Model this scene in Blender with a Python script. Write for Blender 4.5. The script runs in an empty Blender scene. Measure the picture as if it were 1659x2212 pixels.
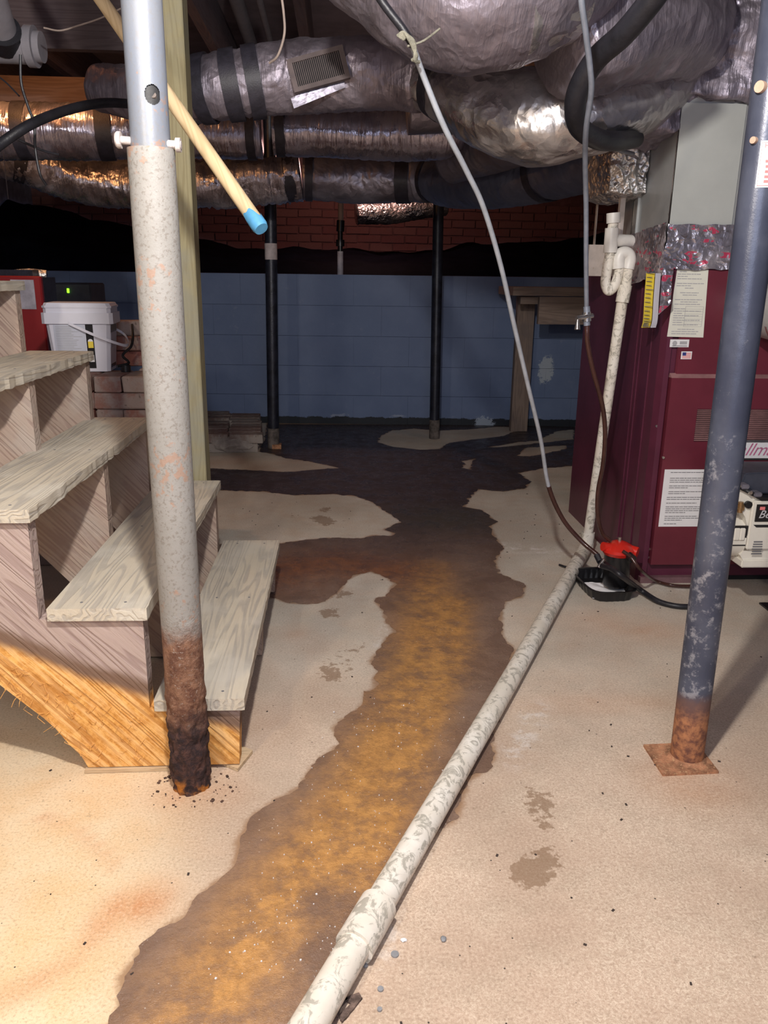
import bpy, bmesh, math, random
import numpy as np
from mathutils import Vector, Matrix, noise

random.seed(7); rng = np.random.default_rng(7)
S = bpy.context.scene; COL = S.collection

# ------------------------------------------------------------------ camera
F, CX, CY, H = 1730.0, 829.5, 1106.0, 1.05
_up = np.array([77., 5894, 1730.]); _up /= np.linalg.norm(_up)
_fw = np.array([733-CX, CY-598, -F]); _fw -= _fw.dot(_up)*_up; _fw /= np.linalg.norm(_fw)
_rt = np.cross(_fw, _up)
RM = np.array([_rt, _fw, _up])
cd = bpy.data.cameras.new('camera'); cam = bpy.data.objects.new('camera', cd); COL.objects.link(cam)
cd.sensor_fit = 'VERTICAL'; cd.sensor_height = 36; cd.lens = 36*F/2212; cd.clip_start = .02
m = Matrix([list(r) for r in RM]).to_4x4(); m.translation = Vector((0, 0, H)); cam.matrix_world = m
S.camera = cam

# ------------------------------------------------------------------ world and lamps
w = bpy.data.worlds.new('world'); S.world = w; w.use_nodes = True
w.node_tree.nodes['Background'].inputs[0].default_value = (.40, .40, .58, 1)
w.node_tree.nodes['Background'].inputs[1].default_value = .24
S.view_settings.view_transform = 'Standard'; S.view_settings.look = 'None'
S.view_settings.gamma = 1; S.view_settings.use_curve_mapping = False; S.view_settings.exposure = .2
def lamp(name, loc, power, col, rad):
    l = bpy.data.lights.new(name, 'POINT'); l.energy = power; l.color = col; l.shadow_soft_size = rad
    o = bpy.data.objects.new(name, l); o.location = loc; COL.objects.link(o); return o
lamp('work_lamp', (-.04, .60, 1.77), 108, (1, .95, .89), .035)
lamp('left_lamp', (-.85, -.05, 1.60), 42, (1, .86, .66), .05)
lamp('bulb_behind_ducts', (-1.25, 3.46, 1.94), 10, (1, .45, .15), .03)
lamp('added_brick_fill', (.2, 6.6, 1.90), 8, (1, .54, .46), .04)  # added warm fill so the far bricks show, no bulb seen there
lamp('bulb_over_sleeve', (.95, 5.0, 1.93), 1.6, (1, .5, .2), .03)
fl = bpy.data.lights.new('bounce', 'AREA'); fl.energy = 17; fl.color = (.78, .84, 1); fl.size = 1.2; fl.shape = 'SQUARE'
fo = bpy.data.objects.new('bounce', fl); COL.objects.link(fo); fo.location = (.1, -.5, 1.5)
fo.rotation_euler = (math.radians(82), 0, 0)

# ------------------------------------------------------------------ helpers
def at(x, y, Y):                       # point seen at photo pixel (x, y), at distance Y into the room
    r = RM @ np.array([x-CX, CY-y, -F]); t = Y/r[1]; return Vector((r[0]*t, Y, H+r[2]*t))
def gr(x, y, z=0.):                    # point on the plane z
    r = RM @ np.array([x-CX, CY-y, -F]); t = (z-H)/r[2]; return Vector((r[0]*t, r[1]*t, z))

def tag(o, label, cat, group=None, kind=None):
    if label: o['label'] = label
    if cat: o['category'] = cat
    if group: o['group'] = group
    if kind: o['kind'] = kind
    return o
def empty(name, loc, label, cat, group=None):
    o = bpy.data.objects.new(name, None); o.empty_display_size = .05; COL.objects.link(o)
    o.location = loc; return tag(o, label, cat, group)
def par(o, p):
    if p is not None:
        o.parent = p; o.matrix_parent_inverse = Matrix.Translation(-Vector(ABS[p.name])) if p.name in ABS else Matrix()
ABS = {}
def root(name, loc, label, cat, group=None):
    o = empty(name, loc, label, cat, group); ABS[o.name] = tuple(loc); return o

class MB:
    def __init__(s): s.v = []; s.f = []
    def add(s, vs, fs):
        n = len(s.v); s.v += [tuple(v) for v in vs]; s.f += [tuple(i+n for i in f) for f in fs]; return s
    def box(s, a, b, rz=0, c=None, M=None, bev=0):
        a = Vector(a); b = Vector(b)
        if bev:
            bm = bmesh.new(); bmesh.ops.create_cube(bm, size=1)
            for v in bm.verts: v.co = Vector(((a[i]+b[i])/2+v.co[i]*(b[i]-a[i]) for i in range(3)))
            bmesh.ops.bevel(bm, geom=bm.edges[:], offset=bev, segments=1, affect='EDGES')
            bm.verts.index_update(); vs = [v.co.copy() for v in bm.verts]; fs = [[v.index for v in f.verts] for f in bm.faces]; bm.free()
        else:
            vs = [Vector((x, y, z)) for x in (a.x, b.x) for y in (a.y, b.y) for z in (a.z, b.z)]
            fs = [(0,1,3,2),(4,6,7,5),(0,4,5,1),(2,3,7,6),(0,2,6,4),(1,5,7,3)]
        if rz:
            c = Vector(c) if c is not None else (a+b)/2; R = Matrix.Rotation(rz, 3, 'Z'); vs = [R @ (v-c)+c for v in vs]
        if M is not None: vs = [M @ v for v in vs]
        return s.add(vs, fs)
    def tube(s, path, r, n=16, caps=True, squash=None):
        P = [Vector(p) for p in path]; rr = r if hasattr(r, '__len__') else [r]*len(P)
        t = (P[1]-P[0]).normalized(); u = t.orthogonal().normalized()
        vs = []
        for i, p in enumerate(P):
            tn = (P[min(i+1, len(P)-1)]-P[max(i-1, 0)]).normalized()
            u = (u-tn*u.dot(tn)).normalized(); w_ = tn.cross(u)
            for k in range(n):
                a = 2*math.pi*k/n; vs.append(p+(u*math.cos(a)+w_*math.sin(a))*rr[i])
        fs = [(i*n+k, i*n+(k+1) % n, (i+1)*n+(k+1) % n, (i+1)*n+k) for i in range(len(P)-1) for k in range(n)]
        if caps: fs += [tuple(range(n-1, -1, -1)), tuple((len(P)-1)*n+k for k in range(n))]
        return s.add(vs, fs)
    def prism(s, poly, d, axis='Y'):   # polygon (2d) extruded from d[0] to d[1] along axis
        n = len(poly)
        def q(p, e): return (p[0], e, p[1]) if axis == 'Y' else ((p[0], p[1], e) if axis == 'Z' else (e, p[0], p[1]))
        return s.add([q(p, d[0]) for p in poly]+[q(p, d[1]) for p in poly],
                     [tuple(range(n)), tuple(range(2*n-1, n-1, -1))]+[(i, i+n, (i+1) % n+n, (i+1) % n) for i in range(n)])
    def build(s, name, mat, parent=None, smooth=False, bev=0, label=None, kind=None, sub=0):
        me = bpy.data.meshes.new(name); me.from_pydata(s.v, [], s.f)
        bm = bmesh.new(); bm.from_mesh(me); bmesh.ops.recalc_face_normals(bm, faces=bm.faces)
        if sub: bmesh.ops.subdivide_edges(bm, edges=bm.edges[:], cuts=sub, use_grid_fill=True)
        if bev: bmesh.ops.bevel(bm, geom=bm.edges[:], offset=bev, segments=2, affect='EDGES')
        bm.to_mesh(me); bm.free()
        if smooth:
            me.polygons.foreach_set('use_smooth', [True]*len(me.polygons))
            try: me.set_sharp_from_angle(angle=math.radians(38))
            except Exception: pass
        o = bpy.data.objects.new(name, me); COL.objects.link(o)
        if mat: me.materials.append(mat)
        if label: o['label'] = label
        if kind: o['kind'] = kind
        par(o, parent); return o
def spline(pts, n=8):                  # Catmull-Rom through the points
    P = [Vector(p) for p in pts]; P = [P[0]*2-P[1]]+P+[P[-1]*2-P[-2]]; out = []
    for i in range(1, len(P)-2):
        a, b, c, d = P[i-1:i+3]
        for k in range(n):
            t = k/n; out.append(.5*((2*b)+(c-a)*t+(2*a-5*b+4*c-d)*t*t+(3*b-a-3*c+d)*t**3))
    out.append(P[-2]); return out

# ------------------------------------------------------------------ material helpers
class NT:
    def __init__(s, name):
        s.m = bpy.data.materials.new(name); s.m.use_nodes = True; s.t = s.m.node_tree; s.b = s.t.nodes['Principled BSDF']
        s.co = s.n('ShaderNodeTexCoord').outputs['Object']
    def n(s, t, **k):
        x = s.t.nodes.new(t)
        for a, v in k.items(): setattr(x, a, v)
        return x
    def set(s, sock, v):
        if isinstance(v, bpy.types.NodeSocket): s.t.links.new(v, sock)
        elif isinstance(v, (tuple, list)) and len(v) == 3 and sock.type == 'RGBA': sock.default_value = (*v, 1)
        else: sock.default_value = v
    def math(s, op, a, b=0., c=0., clamp=False):
        x = s.n('ShaderNodeMath', operation=op, use_clamp=clamp); s.set(x.inputs[0], a); s.set(x.inputs[1], b); s.set(x.inputs[2], c); return x.outputs[0]
    def scale(s, v, sc, src=None):
        x = s.n('ShaderNodeMapping'); s.set(x.inputs[0], src if src is not None else s.co); x.inputs['Scale'].default_value = sc if hasattr(sc, '__len__') else (sc,)*3
        x.inputs['Location'].default_value = (v, v*.7, v*.3); return x.outputs[0]
    def noise(s, sc, det=4, rough=.55, co=None, dist=0):
        x = s.n('ShaderNodeTexNoise'); x.inputs['Scale'].default_value = sc; x.inputs['Detail'].default_value = det; x.inputs['Roughness'].default_value = rough
        x.inputs['Distortion'].default_value = dist; s.set(x.inputs['Vector'], co if co is not None else s.co); return x.outputs[0]
    def voro(s, sc, feat='F1', co=None):
        x = s.n('ShaderNodeTexVoronoi', feature=feat); x.inputs['Scale'].default_value = sc; s.set(x.inputs['Vector'], co if co is not None else s.co); return x.outputs['Distance']
    def ramp(s, f, a, b, lo=0., hi=1.):
        x = s.n('ShaderNodeMapRange', interpolation_type='SMOOTHSTEP'); s.set(x.inputs[0], f)
        x.inputs[1].default_value = a; x.inputs[2].default_value = b; x.inputs[3].default_value = lo; x.inputs[4].default_value = hi; return x.outputs[0]
    def mix(s, f, a, b):
        x = s.n('ShaderNodeMix', data_type='RGBA'); s.set(x.inputs[0], f); s.set(x.inputs[6], a); s.set(x.inputs[7], b); return x.outputs[2]
    def attr(s, name): return s.n('ShaderNodeAttribute', attribute_name=name).outputs['Fac']
    def xyz(s, src=None):
        x = s.n('ShaderNodeSeparateXYZ'); s.set(x.inputs[0], src if src is not None else s.co); return x.outputs
    def bump(s, h, st=.3, dist=.01, nrm=None):
        x = s.n('ShaderNodeBump'); x.inputs['Strength'].default_value = st; x.inputs['Distance'].default_value = dist; s.set(x.inputs['Height'], h)
        if nrm is not None: s.set(x.inputs['Normal'], nrm)
        return x.outputs[0]
    def out(s, col=None, rough=None, metal=None, nrm=None, spec=None, **k):
        for key, v in (('Base Color', col), ('Roughness', rough), ('Metallic', metal), ('Normal', nrm), ('Specular IOR Level', spec)):
            if v is not None: s.set(s.b.inputs[key], v)
        for key, v in k.items(): s.set(s.b.inputs[key.replace('_', ' ')], v)
        return s.m
def plain(name, col, rough=.6, metal=0., var=.25, sc=14, bump=.15, spec=.5, fleck=None, fl_at=.62):
    n = NT(name); a = n.noise(sc, 6, .6); dark = tuple(c*(1-var) for c in col); lite = tuple(min(1, c*(1+var)) for c in col)
    c = n.mix(n.ramp(a, .3, .7), dark, lite)
    if fleck: c = n.mix(n.ramp(n.noise(sc*5, 5, .65), fl_at, fl_at+.06), c, fleck)
    return n.out(c, rough, metal, n.bump(n.noise(sc*7, 4), bump, .004), spec)
def wood(name, col, dark, d=(1, 0, 0), sc=1., bump=.35, rough=.8, dirt=None, extra=None):
    n = NT(name); d = Vector(d).normalized(); e = Vector((0, 0, 1)).cross(d)
    e = Vector((1, 0, 0)) if e.length < .1 else e.normalized(); g = d.cross(e)
    def dot(v, k):
        x = n.n('ShaderNodeVectorMath', operation='DOT_PRODUCT'); n.set(x.inputs[0], n.co); x.inputs[1].default_value = tuple(v*k); return x.outputs['Value']
    cb = n.n('ShaderNodeCombineXYZ'); n.set(cb.inputs[0], dot(d, .8*sc)); n.set(cb.inputs[1], dot(e, 11*sc)); n.set(cb.inputs[2], dot(g, 11*sc)); gc = cb.outputs[0]
    warp = n.noise(1.1, 2.5, .5, gc, .15)
    ring = n.math('SINE', n.math('MULTIPLY', warp, 95.)); fine = n.noise(7, 5, .7, gc)
    rings = n.ramp(ring, -.2, 1.); c = n.mix(n.math('MULTIPLY', rings, .5), col, dark)
    c = n.mix(n.ramp(fine, .45, .75, 0, .5), c, dark)
    if dirt: c = n.mix(n.ramp(n.noise(5, 5, .6), .45, .68, 0, .75), c, dirt)
    if extra: c = extra(n, c, fine, rings)
    h = n.math('ADD', n.math('MULTIPLY', rings, -.5), fine)
    return n.out(c, rough, 0, n.bump(h, bump, .004), .25)

# ---- foil
def foil_mat(name, col=(.48, .44, .50), rough=.28, k=1., metal=.92, ax=None, red=False, fine=1., streak=0.):
    n = NT(name)
    big = n.noise(9*fine, 4, .55, dist=.8); cre = n.voro(16*fine, 'DISTANCE_TO_EDGE', n.scale(0, (1, 1, 1), None)); sm = n.noise(60*fine, 5, .7)
    x = n.n('ShaderNodeTexVoronoi', feature='F1'); x.inputs['Scale'].default_value = 24*fine
    warp = n.n('ShaderNodeVectorMath', operation='ADD'); nz = n.n('ShaderNodeTexNoise'); nz.inputs['Scale'].default_value = 14*fine; n.set(nz.inputs['Vector'], n.co)
    sc_ = n.n('ShaderNodeVectorMath', operation='SCALE'); n.set(sc_.inputs[0], nz.outputs['Color']); sc_.inputs['Scale'].default_value = .12/fine
    n.set(warp.inputs[0], n.co); n.set(warp.inputs[1], sc_.outputs[0]); n.set(x.inputs['Vector'], warp.outputs[0])
    h = n.math('ADD', n.math('MULTIPLY', big, 1.), n.math('MULTIPLY', x.outputs['Distance'], .55))
    h = n.math('ADD', h, n.math('MULTIPLY', sm, .12))
    h = n.math('ADD', h, n.math('MULTIPLY', cre, -.25))
    if streak: h = n.math('ADD', n.math('MULTIPLY', h, 1-streak), n.math('MULTIPLY', n.noise(1., 4, .6, n.scale(0, (75, 9, 9)), .5), streak*1.3))
    dust = n.ramp(n.noise(5, 5, .6), .35, .7)
    c = n.mix(n.math('MULTIPLY', dust, .5), col, tuple(q*.62 for q in col))
    mt = n.ramp(dust, 0, 1, metal, metal*.7)
    if red:
        msk = n.math('MULTIPLY', n.ramp(n.noise(14, 2, .4, n.scale(3, (1, 1, 3.5))), .59, .61), n.ramp(n.noise(70, 2, .5), .42, .5))
        c = n.mix(msk, c, (.50, .06, .12)); mt = n.math('MULTIPLY', mt, n.math('SUBTRACT', 1., n.math('MULTIPLY', msk, .8)))
    return n.out(c, n.ramp(dust, 0, 1, rough, rough+.16), mt, n.bump(h, .55*k, .022), .5)

# ---- floor shapes, traced on the photograph and laid on the ground
def ring(s): 
    v = [float(q) for q in s.replace(';', ' ').replace(',', ' ').split()]
    return np.array([gr(v[i], v[i+1])[:2] for i in range(0, len(v), 2)])
WET = [ring("640,2240 230,2240 245,2212 262,2160 258,2110 300,2060 345,2010 400,1985 430,1930 500,1885 512,1840 515,1810 545,1765 600,1725 645,1705 652,1690 690,1640 735,1610 722,1575 728,1560 760,1545 785,1520 790,1495 812,1490 808,1465 820,1450 800,1430 822,1400 830,1385 852,1362 835,1345 828,1320 812,1300 815,1290 835,1292 840,1280 852,1260 830,1245 800,1235 770,1242 745,1255 735,1275 700,1300 660,1305 620,1302 595,1292 540,1290 400,1280 300,1230 320,1180 480,1175 605,1174 670,1165 720,1162 780,1164 805,1156 845,1159 852,1152 830,1144 868,1126 850,1115 825,1100 805,1085 770,1072 720,1067 640,1070 570,1062 475,1059 300,1055 120,1040 120,1005 300,1008 450,1012 520,1015 620,1020 700,1013 735,1011 670,997 620,990 590,981 560,975 572,950 578,912 620,909 800,908 1000,912 1235,922 1380,930 1380,1000 1230,1007 1170,1012 1120,1022 1145,1040 1135,1055 1085,1062 1035,1057 1018,1070 1003,1095 1040,1102 1072,1127 1060,1137 1070,1160 1087,1182 1070,1210 1075,1237 1090,1245 1135,1265 1127,1290 1090,1300 1083,1330 1082,1355 1085,1375 1110,1405 1102,1435 1112,1451 1085,1530 1062,1588 1067,1630 1055,1661 1014,1680 995,1735 987,1767 945,1794 880,1880 800,2030 740,2120"),
       ring("815,955 822,942 845,930 895,926 945,930 1020,927 1085,921 1125,925 1090,942 1020,950 970,957 950,970 910,972 845,965"),
       ring("1055,966 1120,955 1160,952 1200,932 1240,927 1240,949 1160,958 1070,967"),
       ring("1118,985 1135,967 1225,962 1222,971 1145,986"),
       ring("994,996 1025,992 1015,1014 995,1011 1005,1003")]
FOOT = [ring("668,1117 685,1112 705,1113 718,1120 731,1126 722,1133 700,1137 675,1126"), ring("685,1102 700,1094 716,1096 716,1104 700,1107"),
        ring("628,1112 636,1108 637,1122 630,1120"), ring("713,1290 735,1276 762,1274 765,1284 740,1294 716,1294"),
        ring("684,1322 705,1312 732,1315 736,1330 708,1338 688,1330"),
        ring("1130,1705 1150,1700 1195,1720 1205,1745 1170,1765 1135,1750"), ring("1142,1765 1195,1770 1210,1800 1180,1805 1150,1780"),
        ring("1165,1815 1205,1835 1222,1862 1205,1900 1160,1932 1115,1915 1092,1880 1100,1850 1140,1850"),
        ring("690,1440 715,1432 735,1445 748,1465 725,1475 700,1470 686,1456"), ring("690,1428 705,1424 706,1432 692,1434"), ring("712,1424 728,1418 738,1428 722,1432"),
        ring("735,1440 752,1432 764,1442 750,1452"), ring("728,1412 745,1405 752,1412 738,1420"), ring("750,1405 772,1396 782,1402 765,1412"), ring("770,1395 785,1388 795,1394 780,1402"),
        ring("745,1425 758,1418 764,1425 752,1431")]
def inside(P, poly):
    x, y = P[:, 0], P[:, 1]; c = np.zeros(len(P), bool); n = len(poly)
    for i in range(n):
        a, b = poly[i], poly[(i+1) % n]
        if a[1] == b[1]: continue
        k = ((a[1] > y) != (b[1] > y)) & (x < (b[0]-a[0])*(y-a[1])/(b[1]-a[1])+a[0]); c ^= k
    return c
def sdf(P, polys):                     # negative inside (even-odd)
    d = np.full(len(P), 1e9); c = np.zeros(len(P), bool)
    for poly in polys:
        c ^= inside(P, poly)
        for i in range(len(poly)):
            a, b = poly[i], poly[(i+1) % len(poly)]; e = b-a; L = (e@e) or 1e-12
            t = np.clip(((P-a)@e)/L, 0, 1)[:, None]; q = P-(a+t*e); d = np.minimum(d, (q*q).sum(1))
    d = np.sqrt(d); return np.where(c, -d, d)
def polydist(P, line):
    d = np.full(len(P), 1e9)
    for a, b in zip(line[:-1], line[1:]):
        e = b-a; t = np.clip(((P-a)@e)/(e@e), 0, 1)[:, None]; q = P-(a+t*e); d = np.minimum(d, (q*q).sum(1))
    return np.sqrt(d)
def fbm(P, sc, seed=0., oct=3):
    out = np.empty(len(P))
    for i, (x, y) in enumerate(P): out[i] = noise.fractal((x*sc+seed, y*sc-seed, seed), .9, 2.1, oct)
    return out
def setattrf(me, name, arr):
    a = me.attributes.new(name, 'FLOAT', 'POINT'); a.data.foreach_set('value', np.asarray(arr, dtype=np.float32))

def floor_mat():
    n = NT('stained_concrete'); sd = n.attr('wet'); ft = n.attr('foot'); org = n.attr('orange'); painted_glare = n.attr('cream'); grey = n.attr('grey')
    b = n.noise(2.3, 6, .6); f = n.noise(38, 6, .7); v = n.noise(9, 5, .6)
    c = n.mix(n.ramp(b, .3, .7), (.46, .335, .248), (.57, .43, .325))
    c = n.mix(n.math('MULTIPLY', n.ramp(v, .4, .7), .35), c, (.37, .29, .21))
    c = n.mix(n.math('MULTIPLY', grey, n.ramp(v, .3, .6, .65, 1.)), c, n.mix(n.ramp(b, .35, .65), (.52, .485, .42), (.66, .625, .55)))  # grey concrete farther back, paled to make up for lamp falloff
    c = n.mix(n.math('MULTIPLY', painted_glare, .9), c, n.mix(n.ramp(v, .3, .7), (.82, .58, .32), (.88, .70, .46)))
    worm = n.math('ABSOLUTE', n.math('SUBTRACT', n.noise(92, 4, .6, dist=1.), .5))
    wl = n.math('MULTIPLY', n.ramp(worm, .005, .045, .7, 0), n.ramp(b, .38, .6))
    c = n.mix(n.math('MULTIPLY', wl, n.attr('speck')), c, (.82, .70, .55))
    c = n.mix(n.ramp(f, .62, .72, 0, .6), c, (.25, .18, .12))
    c = n.mix(n.math('MULTIPLY', org, n.ramp(v, .3, .65, .3, 1.)), c, (.56, .22, .07))
    c = n.mix(n.math('MULTIPLY', n.attr('chalk'), n.ramp(n.noise(22, 5, .7), .45, .62)), c, (.74, .71, .68))
    gn = n.noise(190, 5, .75); c = n.mix(n.ramp(gn, .50, .66, 0, .38), c, (.20, .13, .09)); c = n.mix(n.ramp(gn, .50, .34, 0, .30), c, (.86, .76, .62))
    sp = n.voro(26); c = n.mix(n.ramp(sp, .035, .05, 1, 0), c, (.07, .055, .045))
    jag = n.math('MULTIPLY', n.math('SUBTRACT', n.noise(30, 5, .65), .5), .03)
    sj = n.math('ADD', sd, jag)
    c = n.mix(n.ramp(sj, -.004, .014, .8, 0), c, (.30, .17, .09))
    fj = n.math('ADD', ft, n.math('MULTIPLY', n.math('SUBTRACT', n.noise(48, 5, .65), .44), .11))
    c = n.mix(n.ramp(fj, -.006, .004, .62, 0), c, (.20, .115, .06))
    h = n.math('ADD', n.math('MULTIPLY', n.noise(7, 5, .6), 1.2), n.math('MULTIPLY', f, .35))
    return n.out(c, n.ramp(sj, .0, .03, .45, .85), 0, n.bump(h, .28, .006), .3)
def puddle_mat():
    n = NT('rusty_standing_water'); ru = n.attr('rust'); dk = n.attr('dark'); sd = n.attr('wet')
    b = n.noise(5, 6, .7, dist=.5); f = n.noise(65, 6, .8); g = n.noise(17, 6, .75)
    c = n.mix(n.ramp(b, .3, .7), (.185, .115, .082), (.27, .185, .142))
    r = n.math('MULTIPLY', ru, n.ramp(n.math('ADD', n.math('MULTIPLY', b, .6), n.math('MULTIPLY', g, .5)), .36, .62, .18, .95))
    c = n.mix(r, c, n.mix(n.ramp(n.math('ADD', n.math('MULTIPLY', f, .4), n.math('MULTIPLY', g, .6)), .38, .64), (.35, .175, .06), (.62, .32, .10)))
    c = n.mix(n.math('MULTIPLY', n.ramp(f, .60, .72), .4), c, (.13, .075, .045))
    c = n.mix(n.attr('red'), c, n.mix(n.ramp(g, .35, .65), (.16, .065, .035), (.36, .13, .04)))
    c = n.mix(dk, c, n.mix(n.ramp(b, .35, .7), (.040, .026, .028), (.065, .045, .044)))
    c = n.mix(n.math('MULTIPLY', n.attr('green'), .6), c, (.05, .055, .04))
    fl = n.math('MULTIPLY', n.ramp(n.voro(75), .07, .1, 1, 0), n.ramp(n.noise(9, 4, .6), .5, .62))
    c = n.mix(fl, c, (.75, .68, .6))
    h = n.math('ADD', n.math('MULTIPLY', n.noise(26, 5, .7), 1.), n.math('MULTIPLY', n.noise(170, 4, .75), 1.1))
    rg = n.math('ADD', n.ramp(n.noise(12, 4, .6), .35, .65, .10, .38), n.math('MULTIPLY', dk, .12))
    return n.out(c, rg, 0, n.bump(h, n_bump, .004), .5)
n_bump = .6

M = {}
M['blue'] = None
def blue_mat():
    n = NT('blue_painted_block'); z = n.xyz()[2]; x = n.xyz()[0]; b = n.noise(3, 5, .6)
    c = n.mix(n.ramp(b, .3, .7), (.135, .19, .34), (.17, .23, .39))
    c = n.mix(n.math('MULTIPLY', n.ramp(n.noise(14, 5, .7), .6, .75), .3), c, (.30, .34, .45))
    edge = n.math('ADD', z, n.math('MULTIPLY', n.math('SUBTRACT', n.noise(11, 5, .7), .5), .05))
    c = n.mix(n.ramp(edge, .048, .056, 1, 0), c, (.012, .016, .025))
    wf = n.math('MULTIPLY', n.ramp(n.math('ABSOLUTE', n.math('SUBTRACT', edge, .062)), .004, .012, 1, 0), n.ramp(n.noise(7, 3, .6), .55, .65))
    c = n.mix(n.math('MULTIPLY', wf, .4), c, (.5, .55, .65))
    def patch(px, pz, rx, rz, col, c, th=.05):
        dx = n.math('DIVIDE', n.math('SUBTRACT', x, px), rx); dz = n.math('DIVIDE', n.math('SUBTRACT', z, pz), rz)
        d = n.math('ADD', n.math('MULTIPLY', dx, dx), n.math('MULTIPLY', dz, dz)); d = n.math('ADD', d, n.math('MULTIPLY', n.math('SUBTRACT', n.noise(34, 6, .8), .5), 5.))
        return n.mix(n.ramp(d, .8, 1.1, .85, 0), c, col)
    p = at(1180, 800, 5.8); c = patch(p.x, p.z, .055, .10, (.50, .56, .63), c)
    p = at(1045, 914, 5.83); c = patch(p.x, p.z, .075, .05, (.42, .50, .62), c)
    return n.out(c, .55, 0, n.bump(n.noise(45, 5, .7), .3, .004), .4)
def brick_mat(name, a, b, dirt=(.40, .34, .29), k=.5):
    n = NT(name); oi = n.n('ShaderNodeObjectInfo').outputs['Random']
    c = n.mix(oi, a, b); c = n.mix(n.ramp(n.math('ADD', n.noise(16, 6, .65), n.math('MULTIPLY', oi, .25)), .5, .72, 0, k), c, dirt)
    c = n.mix(n.ramp(n.noise(60, 5, .7), .62, .7, 0, .6), c, (.07, .04, .03))
    return n.out(c, .9, 0, n.bump(n.noise(70, 5, .75), .6, .006), .2)
M['foil'] = foil_mat('wrinkled_foil', (.50, .47, .57), .21, .6, streak=.65)
M['foil_f'] = foil_mat('puckered_foil', (.56, .53, .60), .20, .9, streak=.45)
M['foil_b'] = foil_mat('bright_creased_foil', (.66, .62, .62), .24, .7, .92, fine=.8)
M['foil_soft'] = foil_mat('dusty_foil', (.36, .32, .38), .38, .9, .82, fine=.9, streak=.3)
M['foil_dark'] = foil_mat('dull_foil', (.30, .28, .34), .40, .45, .85)
M['foil_blue'] = foil_mat('bluish_sleeve', (.20, .22, .32), .42, .35, .75)
M['foil_tape'] = foil_mat('printed_foil_tape', (.66, .61, .66), .20, .8, .92, red=True, fine=1.2)
M['foil_hot'] = foil_mat('bright_foil', (.75, .72, .70), .24, 1.2, .95, fine=1.5)
M['strap'] = plain('dark_duct_strap', (.030, .028, .04), .5, 0, .3, 30, .2)
M['sheet'] = plain('galvanised_sheet', (.42, .43, .43), .45, .35, .12, 6, .05, fleck=(.22, .2, .19), fl_at=.66)
M['sheet2'] = plain('pale_sheet_metal', (.50, .52, .50), .5, .25, .07, 4, .04)
M['black_hose'] = plain('black_rubber', (.014, .014, .019), .45, 0, .3, 20, .2)
M['pipe_black'] = plain('far_black_steel', (.020, .022, .035), .38, .2, .4, 20, .25, fleck=(.10, .09, .1), fl_at=.70)
M['concrete_dust'] = plain('dusty_steel', (.12, .10, .09), .85, 0, .5, 25, .5)
M['white_paper'] = plain('white_paper', (.78, .78, .80), .7, 0, .05, 8, .05)
M['cream_paper'] = plain('cream_paper', (.70, .70, .62), .7, 0, .05, 8, .05)
M['ink'] = plain('grey_print', (.16, .16, .17), .7, 0, .05)
M['ink_light'] = plain('pale_grey_print', (.38, .38, .40), .7, 0, .05)
M['red_ink'] = plain('red_print', (.75, .20, .20), .7, 0, .05)
M['white_plastic'] = plain('white_plastic', (.68, .68, .76), .4, 0, .06, 5, .03)
M['black_plastic'] = plain('black_plastic', (.012, .012, .014), .3, 0, .2, 20, .08)
M['maroon'] = plain('maroon_enamel', (.145, .022, .038), .36, .1, .10, 7, .05, fleck=(.20, .10, .12), fl_at=.74)
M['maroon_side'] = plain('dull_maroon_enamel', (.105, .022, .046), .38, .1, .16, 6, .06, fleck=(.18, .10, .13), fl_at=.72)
M['dark'] = plain('unlit_recess', (.01, .01, .012), .8)
M['burner_white'] = plain('ivory_enamel', (.74, .71, .63), .35, 0, .07, 6, .05)
M['chrome'] = plain('bright_steel', (.62, .6, .58), .22, .95, .2, 20, .1)
M['brass'] = plain('tarnished_brass', (.40, .25, .12), .35, .8, .3, 30, .2)
M['yellow'] = plain('yellow_vinyl', (.80, .62, .06), .5, 0, .1, 9, .1)
M['red_enamel'] = plain('red_enamel', (.62, .025, .015), .28, 0, .1, 10, .05)
M['red_cab'] = plain('red_cabinet_paint', (.24, .012, .016), .4, 0, .1, 5, .05)
M['blue_tape'] = plain('blue_tape', (.10, .36, .62), .55, 0, .15, 20, .1)
M['pvc_clean'] = plain('white_pvc', (.72, .70, .66), .4, 0, .08, 12, .05)
M['cord'] = plain('pale_grey_tubing', (.42, .45, .50), .35, .2, .12, 30, .1)
M['oil_line'] = plain('grey_tubing', (.22, .24, .29), .35, .3, .15, 30, .1)
M['hose_brown'] = plain('oily_dark_tubing', (.055, .022, .018), .18, 0, .2, 30, .1)
M['twine'] = plain('dusty_twine', (.24, .23, .18), .9, 0, .3, 60, .6)
M['tan'] = plain('tan_cable_jacket', (.42, .34, .30), .6, 0, .1)
M['bank'] = plain('black_plastic_sheet', (.004, .004, .009), .8, 0, .3, 8, .2, spec=.05)
M['joist'] = wood('old_joist_wood', (.12, .09, .105), (.07, .05, .065), (0, 1, 0), dirt=(.12, .10, .12))
M['header'] = wood('header_wood', (.10, .075, .08), (.065, .045, .05), (1, 0, 0))
M['subfloor'] = plain('dusty_subfloor', (.17, .13, .145), .9, 0, .3, 4, .3)
M['shelf_wood'] = wood('weathered_shelf_wood', (.30, .225, .185), (.18, .13, .11), (0, 0, 1), dirt=(.20, .16, .15))
M['shelf_wood2'] = wood('weathered_plank', (.30, .225, .185), (.18, .13, .11), (1, 0, 0), dirt=(.20, .16, .15))
M['treated'] = wood('treated_lumber', (.335, .30, .18), (.24, .20, .11), (0, 0, 1), 1.2, .3, .75, dirt=(.27, .265, .21))
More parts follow.
